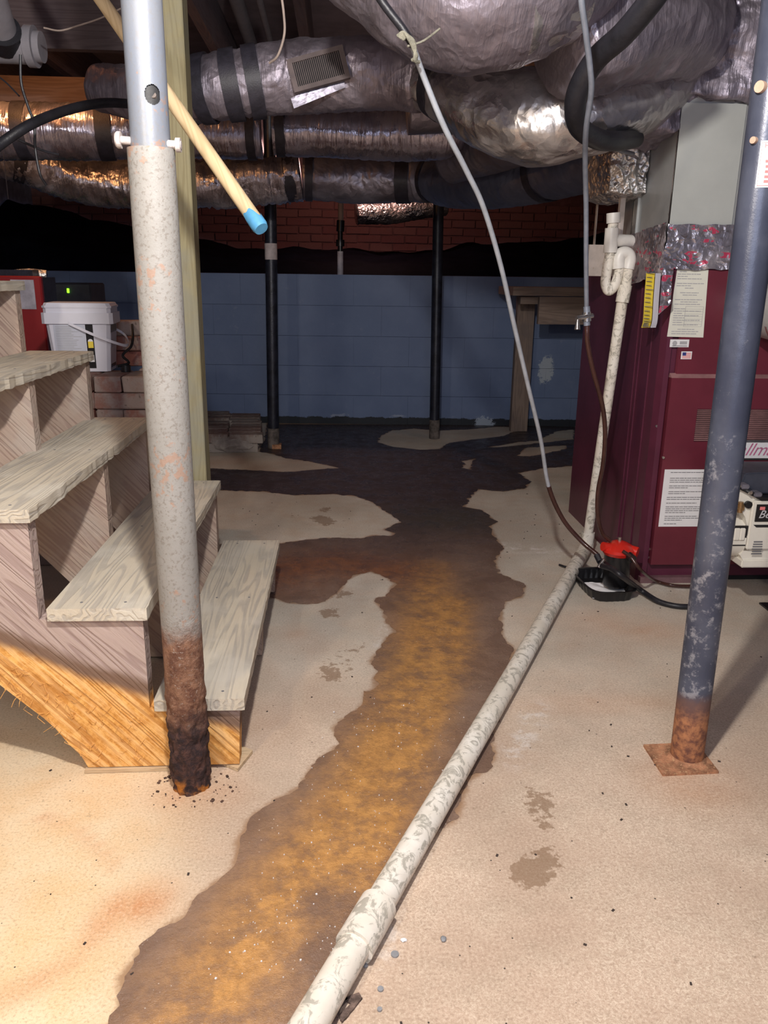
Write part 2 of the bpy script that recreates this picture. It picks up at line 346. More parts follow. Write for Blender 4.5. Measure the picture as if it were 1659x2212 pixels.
M['pole_wood'] = wood('pale_dowel', (.72, .56, .34), (.55, .40, .22), (.35, -.5, -.8), 1., .1, .5)
M['tread'] = wood('dusty_tread_wood', (.56, .50, .40), (.31, .29, .27), (0, 1, 0), 1., .5, .85, dirt=(.60, .56, .48))
M['shim'] = wood('shim_wood', (.62, .47, .30), (.45, .32, .2), (1, 0, 0), 2.)
GD = (.19, 0, -.205)
def fresh(n, c, fine, rings):                       # the rough-sawn orange lower edge of the near stringer
    x, y, z = n.xyz()[0:3]
    d = n.math('ADD', n.math('MULTIPLY', x, .45), n.math('MULTIPLY', z, 1.0))      # along the cut
    d = n.math('ADD', d, n.math('MULTIPLY', n.math('SUBTRACT', n.noise(6, 4, .6), .5), .05))
    o = n.mix(n.ramp(n.noise(45, 6, .8), .35, .68), (.58, .25, .05), (.86, .48, .15))
    o = n.mix(n.ramp(fine, .42, .62, 0, .75), o, (.92, .58, .26)); o = n.mix(n.math('MULTIPLY', rings, .6), o, (.42, .17, .04))
    c = n.mix(n.ramp(d, .014, .042, .9, 0), c, (.17, .10, .065))
    return n.mix(n.ramp(d, -.022, .006, 1, 0), c, o)
M['stringer'] = wood('weathered_stringer', (.47, .36, .29), (.28, .185, .16), GD, 1.1, .5, .85, dirt=(.50, .43, .37))
M['stringer_near'] = wood('weathered_stringer_raw_edge', (.44, .345, .31), (.27, .19, .18), GD, 1.1, .6, .85, extra=fresh)
def lally_mat(upper):
    n = NT('post_upper_paint' if upper else 'post_lower_paint'); z = n.xyz()[2]; f = n.noise(150, 4, .65); b = n.noise(10, 5, .6)
    base = (.185, .207, .252) if upper else (.265, .255, .238)
    c = n.mix(n.ramp(b, .35, .7, 0, .5), base, (.215, .223, .236) if upper else (.305, .295, .28))
    c = n.mix(n.ramp(f, .53, .62, 0, .25 if upper else .8), c, (.20, .18, .16))
    c = n.mix(n.ramp(n.math('MULTIPLY', n.noise(60, 4, .6), n.noise(6, 4, .6)), .31 if not upper else .33, .37, 0, .7), c, (.33, .20, .14))
    if not upper:
        e = n.math('ADD', z, n.math('MULTIPLY', n.math('SUBTRACT', n.noise(14, 6, .75), .5), .16))
        ru = n.mix(n.ramp(n.noise(38, 6, .75), .35, .65), (.13, .055, .035), (.30, .16, .10))
        ru = n.mix(n.ramp(f, .58, .7, 0, .7), ru, (.42, .36, .32))
        c = n.mix(n.ramp(e, .33, .40, 1, 0), c, ru)
        dk = n.mix(n.ramp(n.noise(45, 6, .75), .4, .65), (.030, .018, .02), (.105, .05, .04))
        c = n.mix(n.ramp(e, .135, .20, 1, 0), c, dk)
        og = n.math('MULTIPLY', n.ramp(z, .01, .05, 1, 0), n.ramp(n.noise(18, 4), .48, .6))
        c = n.mix(og, c, (.55, .20, .03))
        h = n.math('MULTIPLY', n.ramp(e, .3, .42, 1, .12), n.noise(48, 6, .75))
        return n.out(c, n.ramp(e, .25, .4, .85, .5), 0, n.bump(h, .9, .012), .35)
    return n.out(c, .38, .1, n.bump(f, .08, .003), .5)
def rpost_mat():
    n = NT('scuffed_blue_black_post'); z = n.xyz()[2]; f = n.noise(30, 6, .75); b = n.noise(7, 5, .6)
    c = n.mix(n.ramp(b, .35, .7), (.055, .062, .095), (.095, .105, .145))
    c = n.mix(n.ramp(n.math('MULTIPLY', f, n.ramp(z, .3, 1.1, 1.15, .9)), .57, .70, 0, .7), c, (.33, .33, .36))
    e = n.math('ADD', z, n.math('MULTIPLY', n.math('SUBTRACT', n.noise(12, 5, .7), .5), .06))
    ru = n.mix(n.ramp(n.noise(50, 6, .7), .35, .65), (.13, .05, .035), (.42, .18, .08))
    c = n.mix(n.ramp(e, .155, .185, 1, 0), c, n.mix(n.ramp(z, .10, .17), ru, (.12, .07, .065)))
    return n.out(c, n.ramp(z, .1, .5, .75, .30), n.ramp(z, .15, .3, 0, .25), n.bump(f, .2, .004), .5)
M['rust_plate'] = plain('rusted_plate', (.36, .17, .09), .9, 0, .45, 30, .6, fleck=(.50, .30, .16), fl_at=.56)
def pvc_dirty():
    n = NT('grimy_pvc'); f = n.noise(34, 5, .7, n.scale(0, (1, 1, 1)), 1.2); b = n.noise(9, 4, .6)
    c = n.mix(n.ramp(b, .35, .7), (.72, .67, .58), (.84, .81, .74)); c = n.mix(n.ramp(f, .5, .6, 0, .75), c, (.33, .31, .26))
    return n.out(c, .55, 0, n.bump(f, .12, .003), .35)
M['pvc'] = pvc_dirty()

# ------------------------------------------------------------------ STRUCTURE: floor
def build_floor():
    x0, x1, y0, y1, d = -2.7, 2.9, -1.2, 6.15, .022
    nx, ny = int((x1-x0)/d), int((y1-y0)/d); gx, gy = np.meshgrid(np.linspace(x0, x1, nx), np.linspace(y0, y1, ny))
    P = np.stack([gx.ravel(), gy.ravel()], 1); V = np.concatenate([P, np.zeros((len(P), 1))], 1)
    i = np.arange(nx*ny).reshape(ny, nx); Fa = np.stack([i[:-1, :-1], i[:-1, 1:], i[1:, 1:], i[1:, :-1]], -1).reshape(-1, 4)
    me = bpy.data.meshes.new('floor'); me.from_pydata(V.tolist(), [], Fa.tolist())
    setattrf(me, 'wet', sdf(P, WET)); setattrf(me, 'foot', sdf(P, FOOT))
    def blob(x, y, rx, ry, st=1.):
        c = gr(x, y); return st*np.exp(-(((P[:, 0]-c.x)/rx)**2+((P[:, 1]-c.y)/ry)**2))
    l1 = polydist(P, ring("0,2150 150,2090 250,1960 330,1930")); l2 = polydist(P, ring("90,1765 160,1790 230,1850 245,1870"))
    o = .55*np.exp(-(l1/.035)**2)+.4*np.exp(-(l2/.014)**2)+blob(300, 1965, .05, .04, .6)+blob(420, 1720, .09, .05, .5)+blob(1290, 1520, .25, .05, .3)+blob(640, 1370, .05, .06, .25)+blob(1420, 1370, .12, .08, .35)+blob(1300, 1340, .2, .1, .3)+blob(560, 1560, .12, .12, .2)+blob(1490, 1690, .12, .1, .35)+blob(50, 1950, .1, .06, .15)
    setattrf(me, 'orange', np.clip(o, 0, 1))
    painted_glare = 1/(1+np.exp((P[:, 0]+.33+.10*(P[:, 1]-1.3))/.05))*1/(1+np.exp((P[:, 1]-1.75)/.12))  # lamp overexposure on the left foreground painted in as cream floor colour
    setattrf(me, 'cream', np.clip(painted_glare, 0, 1))
    g = 1/(1+np.exp(-(P[:, 1]-2.05)/.28))
    setattrf(me, 'grey', np.clip(g, 0, 1)); setattrf(me, 'speck', np.clip((1-g)*(P[:, 0] > -.1), 0, 1)*.75+.05)
    ck = np.exp(-(polydist(P, ring("1090,1180 1130,1186 1200,1192 1265,1200"))/.045)**2)+.6*np.exp(-(polydist(P, ring("1160,1530 1130,1600 1110,1640"))/.03)**2)+.5*np.exp(-(polydist(P, ring("860,1960 835,2080"))/.015)**2)
    ck += np.exp(-(polydist(P, ring("868,1126 825,1090 740,1066"))/.035)**2)+.8*np.exp(-(polydist(P, ring("660,1166 790,1166 850,1160"))/.035)**2)+.5*np.exp(-(polydist(P, ring("835,1300 838,1340 815,1400"))/.02)**2)+.7*np.exp(-(polydist(P, ring("1350,1262 1480,1275"))/.035)**2)
    setattrf(me, 'chalk', np.clip(ck, 0, 1))
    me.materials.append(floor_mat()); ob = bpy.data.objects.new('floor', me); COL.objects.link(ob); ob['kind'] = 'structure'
build_floor()

def build_puddle():
    x0, x1, y0, y1, d = -1.75, 1.9, .62, 5.86, .0085
    xs = np.arange(x0, x1, d); ys = np.arange(y0, y1, d); gx, gy = np.meshgrid(xs, ys)
    P = np.stack([gx.ravel(), gy.ravel()], 1)
    s0 = sdf(P, WET); s = s0.copy(); k = np.abs(s0) < .06
    s[k] += .016*fbm(P[k], 22, 3.1, 4)
    s = s.reshape(gx.shape); verts = []; faces = []; vid = {}; edge = {}
    def gv(j, i):
        if (j, i) not in vid: vid[(j, i)] = len(verts); verts.append((xs[i], ys[j]))
        return vid[(j, i)]
    def ev(a, b):
        key = (a, b) if a < b else (b, a)
        if key not in edge:
            t = s[a]/(s[a]-s[b]); edge[key] = len(verts); verts.append((xs[a[1]]+(xs[b[1]]-xs[a[1]])*t, ys[a[0]]+(ys[b[0]]-ys[a[0]])*t))
        return edge[key]
    neg = s < 0; cnt = neg[:-1, :-1].astype(int)+neg[1:, :-1]+neg[:-1, 1:]+neg[1:, 1:]
    for j, i in zip(*np.nonzero(cnt)):
        cs = [(j, i), (j, i+1), (j+1, i+1), (j+1, i)]
        if cnt[j, i] == 4: faces.append([gv(*c) for c in cs]); continue
        poly = []
        for q in range(4):
            a, b = cs[q], cs[(q+1) % 4]
            if neg[a]: poly.append(gv(*a))
            if neg[a] != neg[b]: poly.append(ev(a, b))
        if len(poly) > 2: faces.append(poly)
    V = np.array(verts); sd = sdf(V, WET)
    z = .0006+.0024*np.clip(-sd/.03, 0, 1)
    me = bpy.data.meshes.new('puddle'); me.from_pydata(np.concatenate([V, z[:, None]], 1).tolist(), [], faces)
    me.polygons.foreach_set('use_smooth', [True]*len(me.polygons))
    l = polydist(V, ring("420,2230 600,1960 760,1730 850,1560 900,1420 925,1300 930,1230")); l2 = polydist(V, ring("800,1900 900,1600 985,1420 990,1300"))
    ru = np.exp(-(l/.10)**2)+.7*np.exp(-(l2/.06)**2); ru *= 1/(1+np.exp((V[:, 1]-3.05)/.17))
    rd = .95*np.exp(-(polydist(V, ring("560,1250 640,1225 720,1210 830,1230"))/.16)**2)
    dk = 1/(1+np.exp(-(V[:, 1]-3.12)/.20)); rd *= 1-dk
    c = gr(960, 1120); gn = np.exp(-(((V[:, 0]-c.x)/.3)**2+((V[:, 1]-c.y)/.25)**2))
    for nme, a in (('rust', ru), ('red', rd), ('dark', dk), ('green', gn), ('wet', sd)): setattrf(me, nme, np.clip(a, -1, 1))
    me.materials.append(puddle_mat()); ob = bpy.data.objects.new('puddle', me); COL.objects.link(ob)
    tag(ob, 'rusty brown puddle of shallow water winding across the concrete floor to the blue wall', 'puddle')
build_puddle()

# ------------------------------------------------------------------ walls
def wy(x): return 5.893-.0546*x        # face of the blue back wall
BRK = math.atan(-.0546)
def struct(mb, name, mat, **k): o = mb.build(name, mat, **k); o['kind'] = 'structure'; return o
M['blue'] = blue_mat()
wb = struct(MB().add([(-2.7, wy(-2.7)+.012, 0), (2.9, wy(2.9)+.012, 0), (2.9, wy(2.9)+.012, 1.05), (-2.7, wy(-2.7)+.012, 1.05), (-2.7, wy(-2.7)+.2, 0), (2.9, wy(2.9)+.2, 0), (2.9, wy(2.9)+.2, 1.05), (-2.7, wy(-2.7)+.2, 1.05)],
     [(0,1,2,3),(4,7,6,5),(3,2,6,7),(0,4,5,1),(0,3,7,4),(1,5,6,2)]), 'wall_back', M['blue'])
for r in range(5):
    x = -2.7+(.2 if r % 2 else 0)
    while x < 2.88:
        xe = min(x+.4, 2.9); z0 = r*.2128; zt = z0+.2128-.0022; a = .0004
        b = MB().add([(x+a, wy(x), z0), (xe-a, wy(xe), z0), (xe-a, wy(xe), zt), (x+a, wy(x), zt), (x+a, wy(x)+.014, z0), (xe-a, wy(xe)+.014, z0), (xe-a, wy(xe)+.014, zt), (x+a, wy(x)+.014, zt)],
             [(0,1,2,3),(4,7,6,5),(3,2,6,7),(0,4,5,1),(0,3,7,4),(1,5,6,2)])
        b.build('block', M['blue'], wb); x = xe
# black plastic bank on the ledge behind the wall
bm_v = []; nx, ny = 120, 40
for j in range(ny):
    for i in range(nx):
        x = -2.68+5.56*i/(nx-1); t = j/(ny-1); y = 6.10+t*1.58
        top = 1.262+.035*noise.noise((x*1.3, 2, 0))+.035*noise.noise((x*4, 5, 0))+.30*max(0, -x-.75)**1.15*.55+.10*max(0, x-.7)
        z = 1.065+(top-1.065)*min(1, t*1.6)**.7+.02*noise.noise((x*5, y*5, 0))*min(1, 4*t)
        bm_v.append((x, y, z))
bk = MB().add(bm_v, [(j*nx+i, j*nx+i+1, (j+1)*nx+i+1, (j+1)*nx+i) for j in range(ny-1) for i in range(nx-1)])
tag(bk.build('plastic_sheet', M['bank'], smooth=True), 'black plastic sheet over the dirt bank behind the blue wall', 'plastic sheet')
# brick foundation wall beyond it
M['rbrick'] = brick_mat('old_red_brick', (.20, .085, .08), (.24, .11, .095), (.20, .11, .10), .5)
M['mortar'] = plain('lime_mortar', (.15, .07, .068), .9, 0, .3, 10, .3)
YB = 7.7
wr = struct(MB().box((-3.4, YB+.012, .9), (3.6, YB+.2, 2.2)), 'wall_rear', M['mortar'])
bmeshes = []
for q in range(4):
    b = MB().box((-.103, 0, -.031), (.103, .03, .031), bev=.004); b.v = [(v[0]+random.uniform(-.003, .003), v[1]+random.uniform(-.003, .003), v[2]+random.uniform(-.003, .003)) for v in b.v]
    o = b.build('brick', M['rbrick'], wr); bmeshes.append(o.data); o.location = (-3.2+q*.215, YB, 1.10)
for r in range(9):
    for k in range(30):
        if r == 0 and k < 4: continue
        x = -2.95+.215*k+(.107 if r % 2 else 0)
        if abs(x) > 3.4: continue
        o = bpy.data.objects.new('brick', bmeshes[(k*7+r*3) % 4]); COL.objects.link(o); o.parent = wr; o.location = (x, YB+random.uniform(-.004, .004), 1.10+r*.07)
struct(MB().box((-2.9, -1.2, 0), (-2.7, 7.7, 2.2)), 'wall_left', M['sheet'] and plain('grey_parged_wall', (.12, .13, .18), .9))
struct(MB().box((2.9, -1.2, 0), (3.1, 7.7, 2.2)), 'wall_right', bpy.data.materials['grey_parged_wall'])
ce = struct(MB().box((-3.4, -1.2, 2.20), (3.6, 7.9, 2.24)), 'ceiling', M['subfloor'])
x = -2.6
while x < 2.9:
    MB().box((x, -1.1, 2.0), (x+.042, 7.6, 2.20)).build('joist', M['joist'], ce); x += .406
tag(MB().box((-2.4, 3.30, 1.825), (-.62, 3.342, 2.0)).build('header_board', M['header']), 'dark wooden header board under the joists above the left ducts', 'board')
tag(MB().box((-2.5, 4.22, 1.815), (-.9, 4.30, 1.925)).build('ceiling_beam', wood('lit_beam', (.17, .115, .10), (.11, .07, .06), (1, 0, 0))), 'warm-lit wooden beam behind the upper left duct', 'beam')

# ------------------------------------------------------------------ foil ducts
def duct(label, pts, rad, mat, straps=(), amp=.006, circ=34, around=1.4, seed=0, n=64, ds=.012, group=None, lump=.006, name='foil_duct', smooth_=True, pinch=.012, smat=None):
    path = spline(pts, 24); L = [0]
    for a, b in zip(path[:-1], path[1:]): L.append(L[-1]+(b-a).length)
    tot = L[-1]; m_ = max(8, int(tot/ds)); P = []; R_ = []
    rad = rad if hasattr(rad, '__len__') else [rad]*len(pts)
    for i in range(m_+1):
        s_ = tot*i/m_; k = 0
        while k < len(L)-2 and L[k+1] < s_: k += 1
        t = (s_-L[k])/max(1e-9, L[k+1]-L[k]); P.append(path[k].lerp(path[k+1], t))
        g = (k+t)/(len(path)-1)*(len(pts)-1); g0 = min(int(g), len(pts)-2); R_.append(rad[g0]+(rad[g0+1]-rad[g0])*(g-g0))
    mb = MB(); t = (P[1]-P[0]).normalized(); u = Vector((0, 0, 1)); u = (u-t*u.dot(t)).normalized(); V = []; rings = []
    for i, p in enumerate(P):
        tn = (P[min(i+1, m_)]-P[max(i-1, 0)]).normalized(); u = (u-tn*u.dot(tn)).normalized(); w_ = tn.cross(u); s_ = tot*i/m_
        pn = sum(math.exp(-((s_/tot-a)*tot/.035)**2) for a, wd in straps)
        rings.append((p, u.copy(), w_))
        for k in range(n):
            a = 2*math.pi*k/n; c, sn = math.cos(a), math.sin(a)
            w1 = noise.noise((s_*circ+seed, c*around, sn*around+seed)); w1 = 1-2*abs(w1)
            w2 = noise.noise((s_*circ*2.3-seed, c*around*2, sn*around*2)); lp = noise.noise((s_*5+seed, c*1.2, sn*1.2-seed))
            ed = noise.noise((s_*26, c*6+seed, sn*6)); ed = 1-2*abs(ed)
            r = R_[i]+amp*w1*(1+.9*pn)+amp*.5*w2*(1+pn)+lump*lp+amp*.7*pn*ed-pinch*pn
            V.append(p+(u*c+w_*sn)*r)
    fs = [(i*n+k, i*n+(k+1) % n, (i+1)*n+(k+1) % n, (i+1)*n+k) for i in range(m_) for k in range(n)]
    fs += [tuple(range(n-1, -1, -1)), tuple(m_*n+k for k in range(n))]
    mb.add(V, fs)
    c0 = P[m_//2]
    rt = root(name, c0, label, 'duct', group)
    ob = mb.build('foil_sleeve', mat, rt); ob.data.polygons.foreach_set('use_smooth', [smooth_]*len(ob.data.polygons))
    for a, wd in straps:
        if smat is not None and wd < .02: continue
        i0 = max(1, int((a*tot-wd/2)/tot*m_)); i1 = min(m_-1, int((a*tot+wd/2)/tot*m_)+1)
        sb = MB(); VV = []; q = 40
        rows = [(i0, 0), (i0, .010), (i1, .010), (i1, 0)]
        for ii, dr in rows:
            p, u_, w_ = rings[ii]
            for k in range(q):
                aa = 2*math.pi*k/q; VV.append(p+(u_*math.cos(aa)+w_*math.sin(aa))*(R_[ii]-pinch*.35+dr))
        sb.add(VV, [(j*q+k, j*q+(k+1) % q, ((j+1) % 4)*q+(k+1) % q, ((j+1) % 4)*q+k) for j in range(4) for k in range(q)])
        sb.build('strap', smat or M['strap'], rt, smooth=True)
    return rt, rings, R_
# A: the run with the register, upper centre
A, ringsA, RA = duct('foil-wrapped duct with floor register in its side, upper centre', [at(215, 190, 3.2), at(330, 205, 3.1), at(450, 192, 3.0), at(650, 166, 3.0), at(840, 160, 2.95), at(915, 172, 2.9)], [.075, .095, .103, .113, .108, .10], M['foil_soft'],
     straps=[(.31, .026), (.38, .026), (.455, .026), (.515, .026)], amp=.004, seed=1)
# D: two runs
duct('long shiny foil duct hung below the register duct', [at(590, 283, 3.8), at(700, 284, 3.8), at(850, 290, 3.75), at(960, 290, 3.7), at(1000, 282, 3.7)], [.098, .10, .104, .098, .055], M['foil'], straps=[(.03, .045)], amp=.0045, circ=60, around=1.0, seed=5)
duct('foil duct glowing orange from the bulb, upper left', [at(-120, 290, 3.75), at(30, 283, 3.8), at(200, 285, 3.8), at(400, 288, 3.85), at(565, 290, 3.85)], [.105, .11, .11, .10, .10], M['foil'], straps=[(.24, .05), (.50, .05), (.97, .03)], amp=.0055, circ=50, around=1.2, seed=9)
# F: lower run
duct('crinkled foil duct lowest on the left, between the posts', [at(-60, 320, 4.3), at(60, 345, 4.4), at(180, 392, 4.5), at(330, 398, 4.5), at(500, 398, 4.5), at(650, 385, 4.5)], [.10, .115, .11, .105, .11, .105], M['foil_f'], straps=[(.13, .05), (.965, .05)], amp=.010, circ=34, around=.9, seed=13, lump=.012)
duct('dark foil duct section between two straps, centre', [at(655, 383, 4.5), at(780, 388, 4.5), at(900, 388, 4.45), at(925, 388, 4.4)], [.11, .115, .11, .11], M['foil_dark'], straps=[(.02, .05), (.78, .06)], amp=.005, circ=30, seed=17)
duct('bluish grey sleeved duct sagging toward the furnace', [at(930, 385, 4.4), at(1000, 392, 4.2), at(1100, 385, 3.9), at(1200, 365, 3.6), at(1290, 345, 3.3), at(1350, 330, 3.15)], [.11, .125, .125, .12, .105, .09], M['foil_blue'], straps=[(.0, .05), (.62, .035)], amp=.004, circ=30, seed=21)
duct('small copper-lit foil duct far back over the brick', [at(770, 462, 6.85), at(840, 458, 6.9), at(900, 448, 6.9), at(960, 438, 6.95)], [.08, .09, .095, .095], M['foil_hot'], amp=.006, circ=30, seed=25, n=40)
duct('grey foil duct rising behind the cord on the right', [at(975, 345, 3.9), at(1060, 315, 3.7), at(1150, 285, 3.45), at(1230, 270, 3.2)], [.10, .11, .115, .11], M['foil_dark'], amp=.005, circ=45, seed=29)
# B: elbow to the plenum
duct('bright crumpled foil duct curving into the furnace plenum', [at(880, 140, 2.95), at(960, 175, 2.85), at(1050, 225, 2.7), at(1150, 255, 2.6), at(1250, 240, 2.58), at(1340, 205, 2.62), at(1430, 165, 2.75)], [.10, .11, .122, .128, .128, .128, .128], M['foil_b'], straps=[(.17, .028)], amp=.0055, circ=13, around=1.6, seed=33, lump=.012)
# C: big trunk
duct('large foil-wrapped trunk duct hanging across the top right', [at(740, -120, 2.25), at(880, -65, 2.2), at(1010, -40, 2.15), at(1120, -60, 2.15), at(1240, -100, 2.2), at(1330, -130, 2.3)], [.11, .165, .188, .188, .16, .11], M['foil_soft'], straps=[(.60, .10)], smat=M['foil_b'], pinch=.004, amp=.005, circ=16, around=2.5, seed=37, lump=.016)
duct('foil duct stub between the trunk and the furnace wrap', [at(1215, 95, 2.3), at(1300, 60, 2.35), at(1400, 40, 2.45), at(1480, 70, 2.6)], [.13, .15, .15, .14], M['foil_soft'], amp=.008, circ=14, around=2.5, seed=41, lump=.02)
duct('smooth grey metal duct behind the hanging cord', [at(880, 240, 3.4), at(960, 236, 3.4), at(1060, 236, 3.4), at(1130, 240, 3.4)], .085, M['foil_dark'], amp=.0004, lump=0, seed=3, pinch=.002, straps=[(.35, .01)], name='metal_duct')
# register on duct A
def register():
    c = at(688, 150, 2.845); ex = (at(745, 135, 2.85)-at(635, 165, 2.85)).normalized(); ez = Vector((0, .12, 1)); ez = (ez-ex*ez.dot(ex)).normalized(); ey = ex.cross(ez)*-1
    Mx = Matrix(((ex.x, ey.x, ez.x, c.x), (ex.y, ey.y, ez.y, c.y), (ex.z, ey.z, ez.z, c.z), (0, 0, 0, 1)))
    rt = root('wall_register', c, 'brown louvred metal register set in the foil duct', 'register')
    mt = plain('dusty_brown_metal', (.13, .10, .10), .6, .2, .2)
    wd, ht = .092, .050
    fr = MB()
    for a, b in (((-wd, -.008, -ht), (-wd+.016, .008, ht)), ((wd-.016, -.008, -ht), (wd, .008, ht)), ((-wd+.016, -.008, ht-.014), (wd-.016, .008, ht)), ((-wd+.016, -.008, -ht), (wd-.016, .008, -ht+.014))): fr.box(a, b, M=Mx)
    fr.build('frame', mt, rt); MB().box((-wd+.01, .0, -ht+.01), (wd-.01, .012, ht-.01), M=Mx).build('back_plate', M['dark'], rt)
    for k in range(24):
        x = -wd+.02+k*(2*wd-.04)/23; MB().box((x-.0013, -.005, -ht+.013), (x+.0013, .004, ht-.013), M=Mx).build('slat', mt, rt)
register()
# tape flap below the register
tag(MB().prism([(0, 0), (.17, .075), (.175, .035), (.01, -.03)], (0, .004)).build('foil_flap', M['foil_dark']), 'loose foil tape flap folded below the register', 'tape')
bpy.data.objects['foil_flap'].location = at(628, 212, 2.865)

# ------------------------------------------------------------------ furnace
FX, FY, FT = 1.075, 2.66, 1.088; FR = 1.80
fur = root('furnace', (FX+.3, FY+.45, 0), 'maroon oil furnace cabinet with louvred front door', 'furnace')
sd_ = MB().box((FX, FY+.03, 0), (FX+.02, 3.57, FT)); sd_.prism([(FX, FY+.03), (FX+.012, FY), (FX+.03, FY), (FX+.03, FY+.03)], (0, FT), 'Z')
for k, y in enumerate((FY+.10, FY+.20, FY+.235)): sd_.box((FX-.004, y, .0), (FX+.002, y+.006, FT))
sd_.build('side_panel', M['maroon_side'], fur)
MB().box((FX+.02, FY+.45, 0), (FR, 3.57, FT-.002)).build('cabinet_body', M['maroon_side'], fur)
MB().box((FX+.030, FY+.012, .02), (FR, FY+.03, FT)).build('front_frame', M['maroon_side'], fur)
MB().box((FX+.052, FY-.002, .742), (FR, FY+.012, FT)).build('upper_panel', M['maroon'], fur, bev=.003)
dr = MB()
LX0, LZ0, LZ1 = 1.21, .522, .634
for a, b in (((FX+.034, FY-.020, .074), (FR, FY+.010, LZ0)), ((FX+.034, FY-.020, LZ1), (FR, FY+.010, .738)), ((FX+.034, FY-.020, LZ0), (LX0, FY+.010, LZ1))): dr.box(a, b)
drp = dr.build('door_panel', M['maroon'], fur)
MB().prism([(FY-.020, .738), (FY+.002, .752), (FY+.010, .738)], (FX+.034, FR), 'X').build('door_lip', plain('worn_lit_maroon_edge', (.30, .16, .16), .4), fur)
MB().box((LX0, FY-.004, LZ0), (FR, FY+.006, LZ1)).build('grille_back', M['dark'], fur)
for k in range(17):
    z = LZ0+.004+k*(LZ1-LZ0-.006)/16.2
    MB().add([(LX0, FY-.018, z), (FR, FY-.018, z), (FR, FY-.006, z+.0038), (LX0, FY-.006, z+.0038), (LX0, FY-.018, z-.0018), (FR, FY-.018, z-.0018), (FR, FY-.006, z+.003), (LX0, FY-.006, z+.003)],
             [(0,1,2,3),(4,7,6,5),(0,4,5,1),(2,6,7,3),(0,3,7,4),(1,5,6,2)]).build('louver', bpy.data.materials['worn_lit_maroon_edge'], fur)  # slats paler than the door: edge highlights put into their colour
MB().box((FX+.03, FY+.02, 0), (FR, FY+.44, .06)).build('base_recess', M['dark'], fur)  # near-black block stands for the shadow under the door
MB().box((FX+.005, FY-.012, 0), (FX+.30, FY+.012, .022)).build('base_rail', plain('dusty_maroon_rail', (.17, .09, .10), .7), fur)
for i, (px, py) in enumerate(((1418, 920), (1432, 988), (1401, 1185), (1399, 1203))):
    p = at(px, py, FY-.022 if px > 1425 else FY+.008); MB().tube([p, p+Vector((0, -.006, 0))], .0045, 10).build('screw', M['chrome'], fur)
def sheet(px, Y, name, mat, parent, th=.0012):       # a flat rectangle on the furnace front given by its photo corners
    a, b = at(*px[0], Y), at(*px[1], Y); x0, x1, z1, z0 = min(a.x, b.x), max(a.x, b.x), max(a.z, b.z), min(a.z, b.z)
    MB().box((x0, Y-th, z0), (x1, Y, z1)).build(name, mat, parent); return x0, x1, z0, z1
def lines(rows, x0, x1, z0, z1, Y, name, mat, parent, h=.35, seed=3):
    rr = random.Random(seed); mb = MB()
    dz = (z1-z0)/len(rows)
    for i, (a, b) in enumerate(rows):
        if b <= a: continue
        z = z1-dz*(i+.5); x = x0+(x1-x0)*a; xe = x0+(x1-x0)*b
        while x < xe:
            w_ = min(xe-x, rr.uniform(.006, .02)); mb.box((x, Y-.0005, z-dz*h/2), (x+w_, Y, z+dz*h/2)); x += w_+.0018
    return mb.build(name, mat, parent)
# upper label
Yl = FY-.0025
mbx0, mbx1, mbz0, mbz1 = 1.088, 1.204, .872, 1.088
MB().add([(1.093, Yl-.001, 1.086), (1.197, Yl-.001, 1.086), (1.207, Yl-.001, .870), (1.084, Yl-.001, .872), (1.093, Yl, 1.086), (1.197, Yl, 1.086), (1.207, Yl, .870), (1.084, Yl, .872)],
         [(0,1,2,3),(4,7,6,5),(0,4,5,1),(2,6,7,3),(0,3,7,4),(1,5,6,2)]).build('rating_label', M['cream_paper'], fur, label='tall cream printed label')
rows = [(.05,.3),(0,.8),(.0,.35),(0,.85),(0,.0),(0,.95),(.0,.5),(.3,.6),(0,0),(.15,.8),(.25,.75),(0,0),(.0,.95),(.2,.8),(0,.9),(0,0),(0,.4),(0,.95),(0,.3),(0,.9),(0,.4),(0,.95),(0,.35),(0,.9),(0,0),(.2,.8),(0,.95),(0,.9)]
lines(rows, 1.097, 1.192, .878, 1.082, Yl-.001, 'print', M['ink_light'], fur)
mb = MB()
for k in range(9): mb.box((1.135, Yl-.0018, .905+k*.008), (1.195, Yl-.001, .9056+k*.008))
for x in (1.135, 1.195): mb.box((x, Yl-.0018, .905), (x+.0008, Yl-.001, .969))
mb.build('print_table', M['ink_light'], fur)
a = sheet(((1448, 733), (1487, 750)), Yl, 'small_label', M['white_paper'], fur)
MB().tube([(a[0]+.016, Yl-.0013, (a[2]+a[3])/2), (a[0]+.016, Yl-.0019, (a[2]+a[3])/2)], .008, 20).build('round_mark', M['ink_light'], fur)
MB().box((a[0]+.033, Yl-.0018, a[2]+.009), (a[1]-.007, Yl-.0012, a[3]-.006)).build('print', M['ink_light'], fur)
MB().box((a[0]+.008, Yl-.0018, a[2]+.003), (a[1]-.006, Yl-.0012, a[2]+.005)).build('print', M['ink'], fur)
# flag sticker
a = sheet(((1472, 759), (1493, 776)), Yl, 'flag_sticker', M['white_paper'], fur)
x0, x1, z0, z1 = a; x0 += .004; x1 -= .003; z0 += .003; z1 -= .003
st = MB()
for k in range(7): zz = z0+(z1-z0)*k/7; st.box((x0, Yl-.0017, zz), (x1, Yl-.0012, zz+(z1-z0)/13))
st.build('flag_stripes', M['red_ink'], fur)
MB().box((x0, Yl-.0021, z0+(z1-z0)*.46), (x0+(x1-x0)*.42, Yl-.0014, z1)).build('flag_canton', plain('navy_print', (.03, .05, .25), .6), fur)
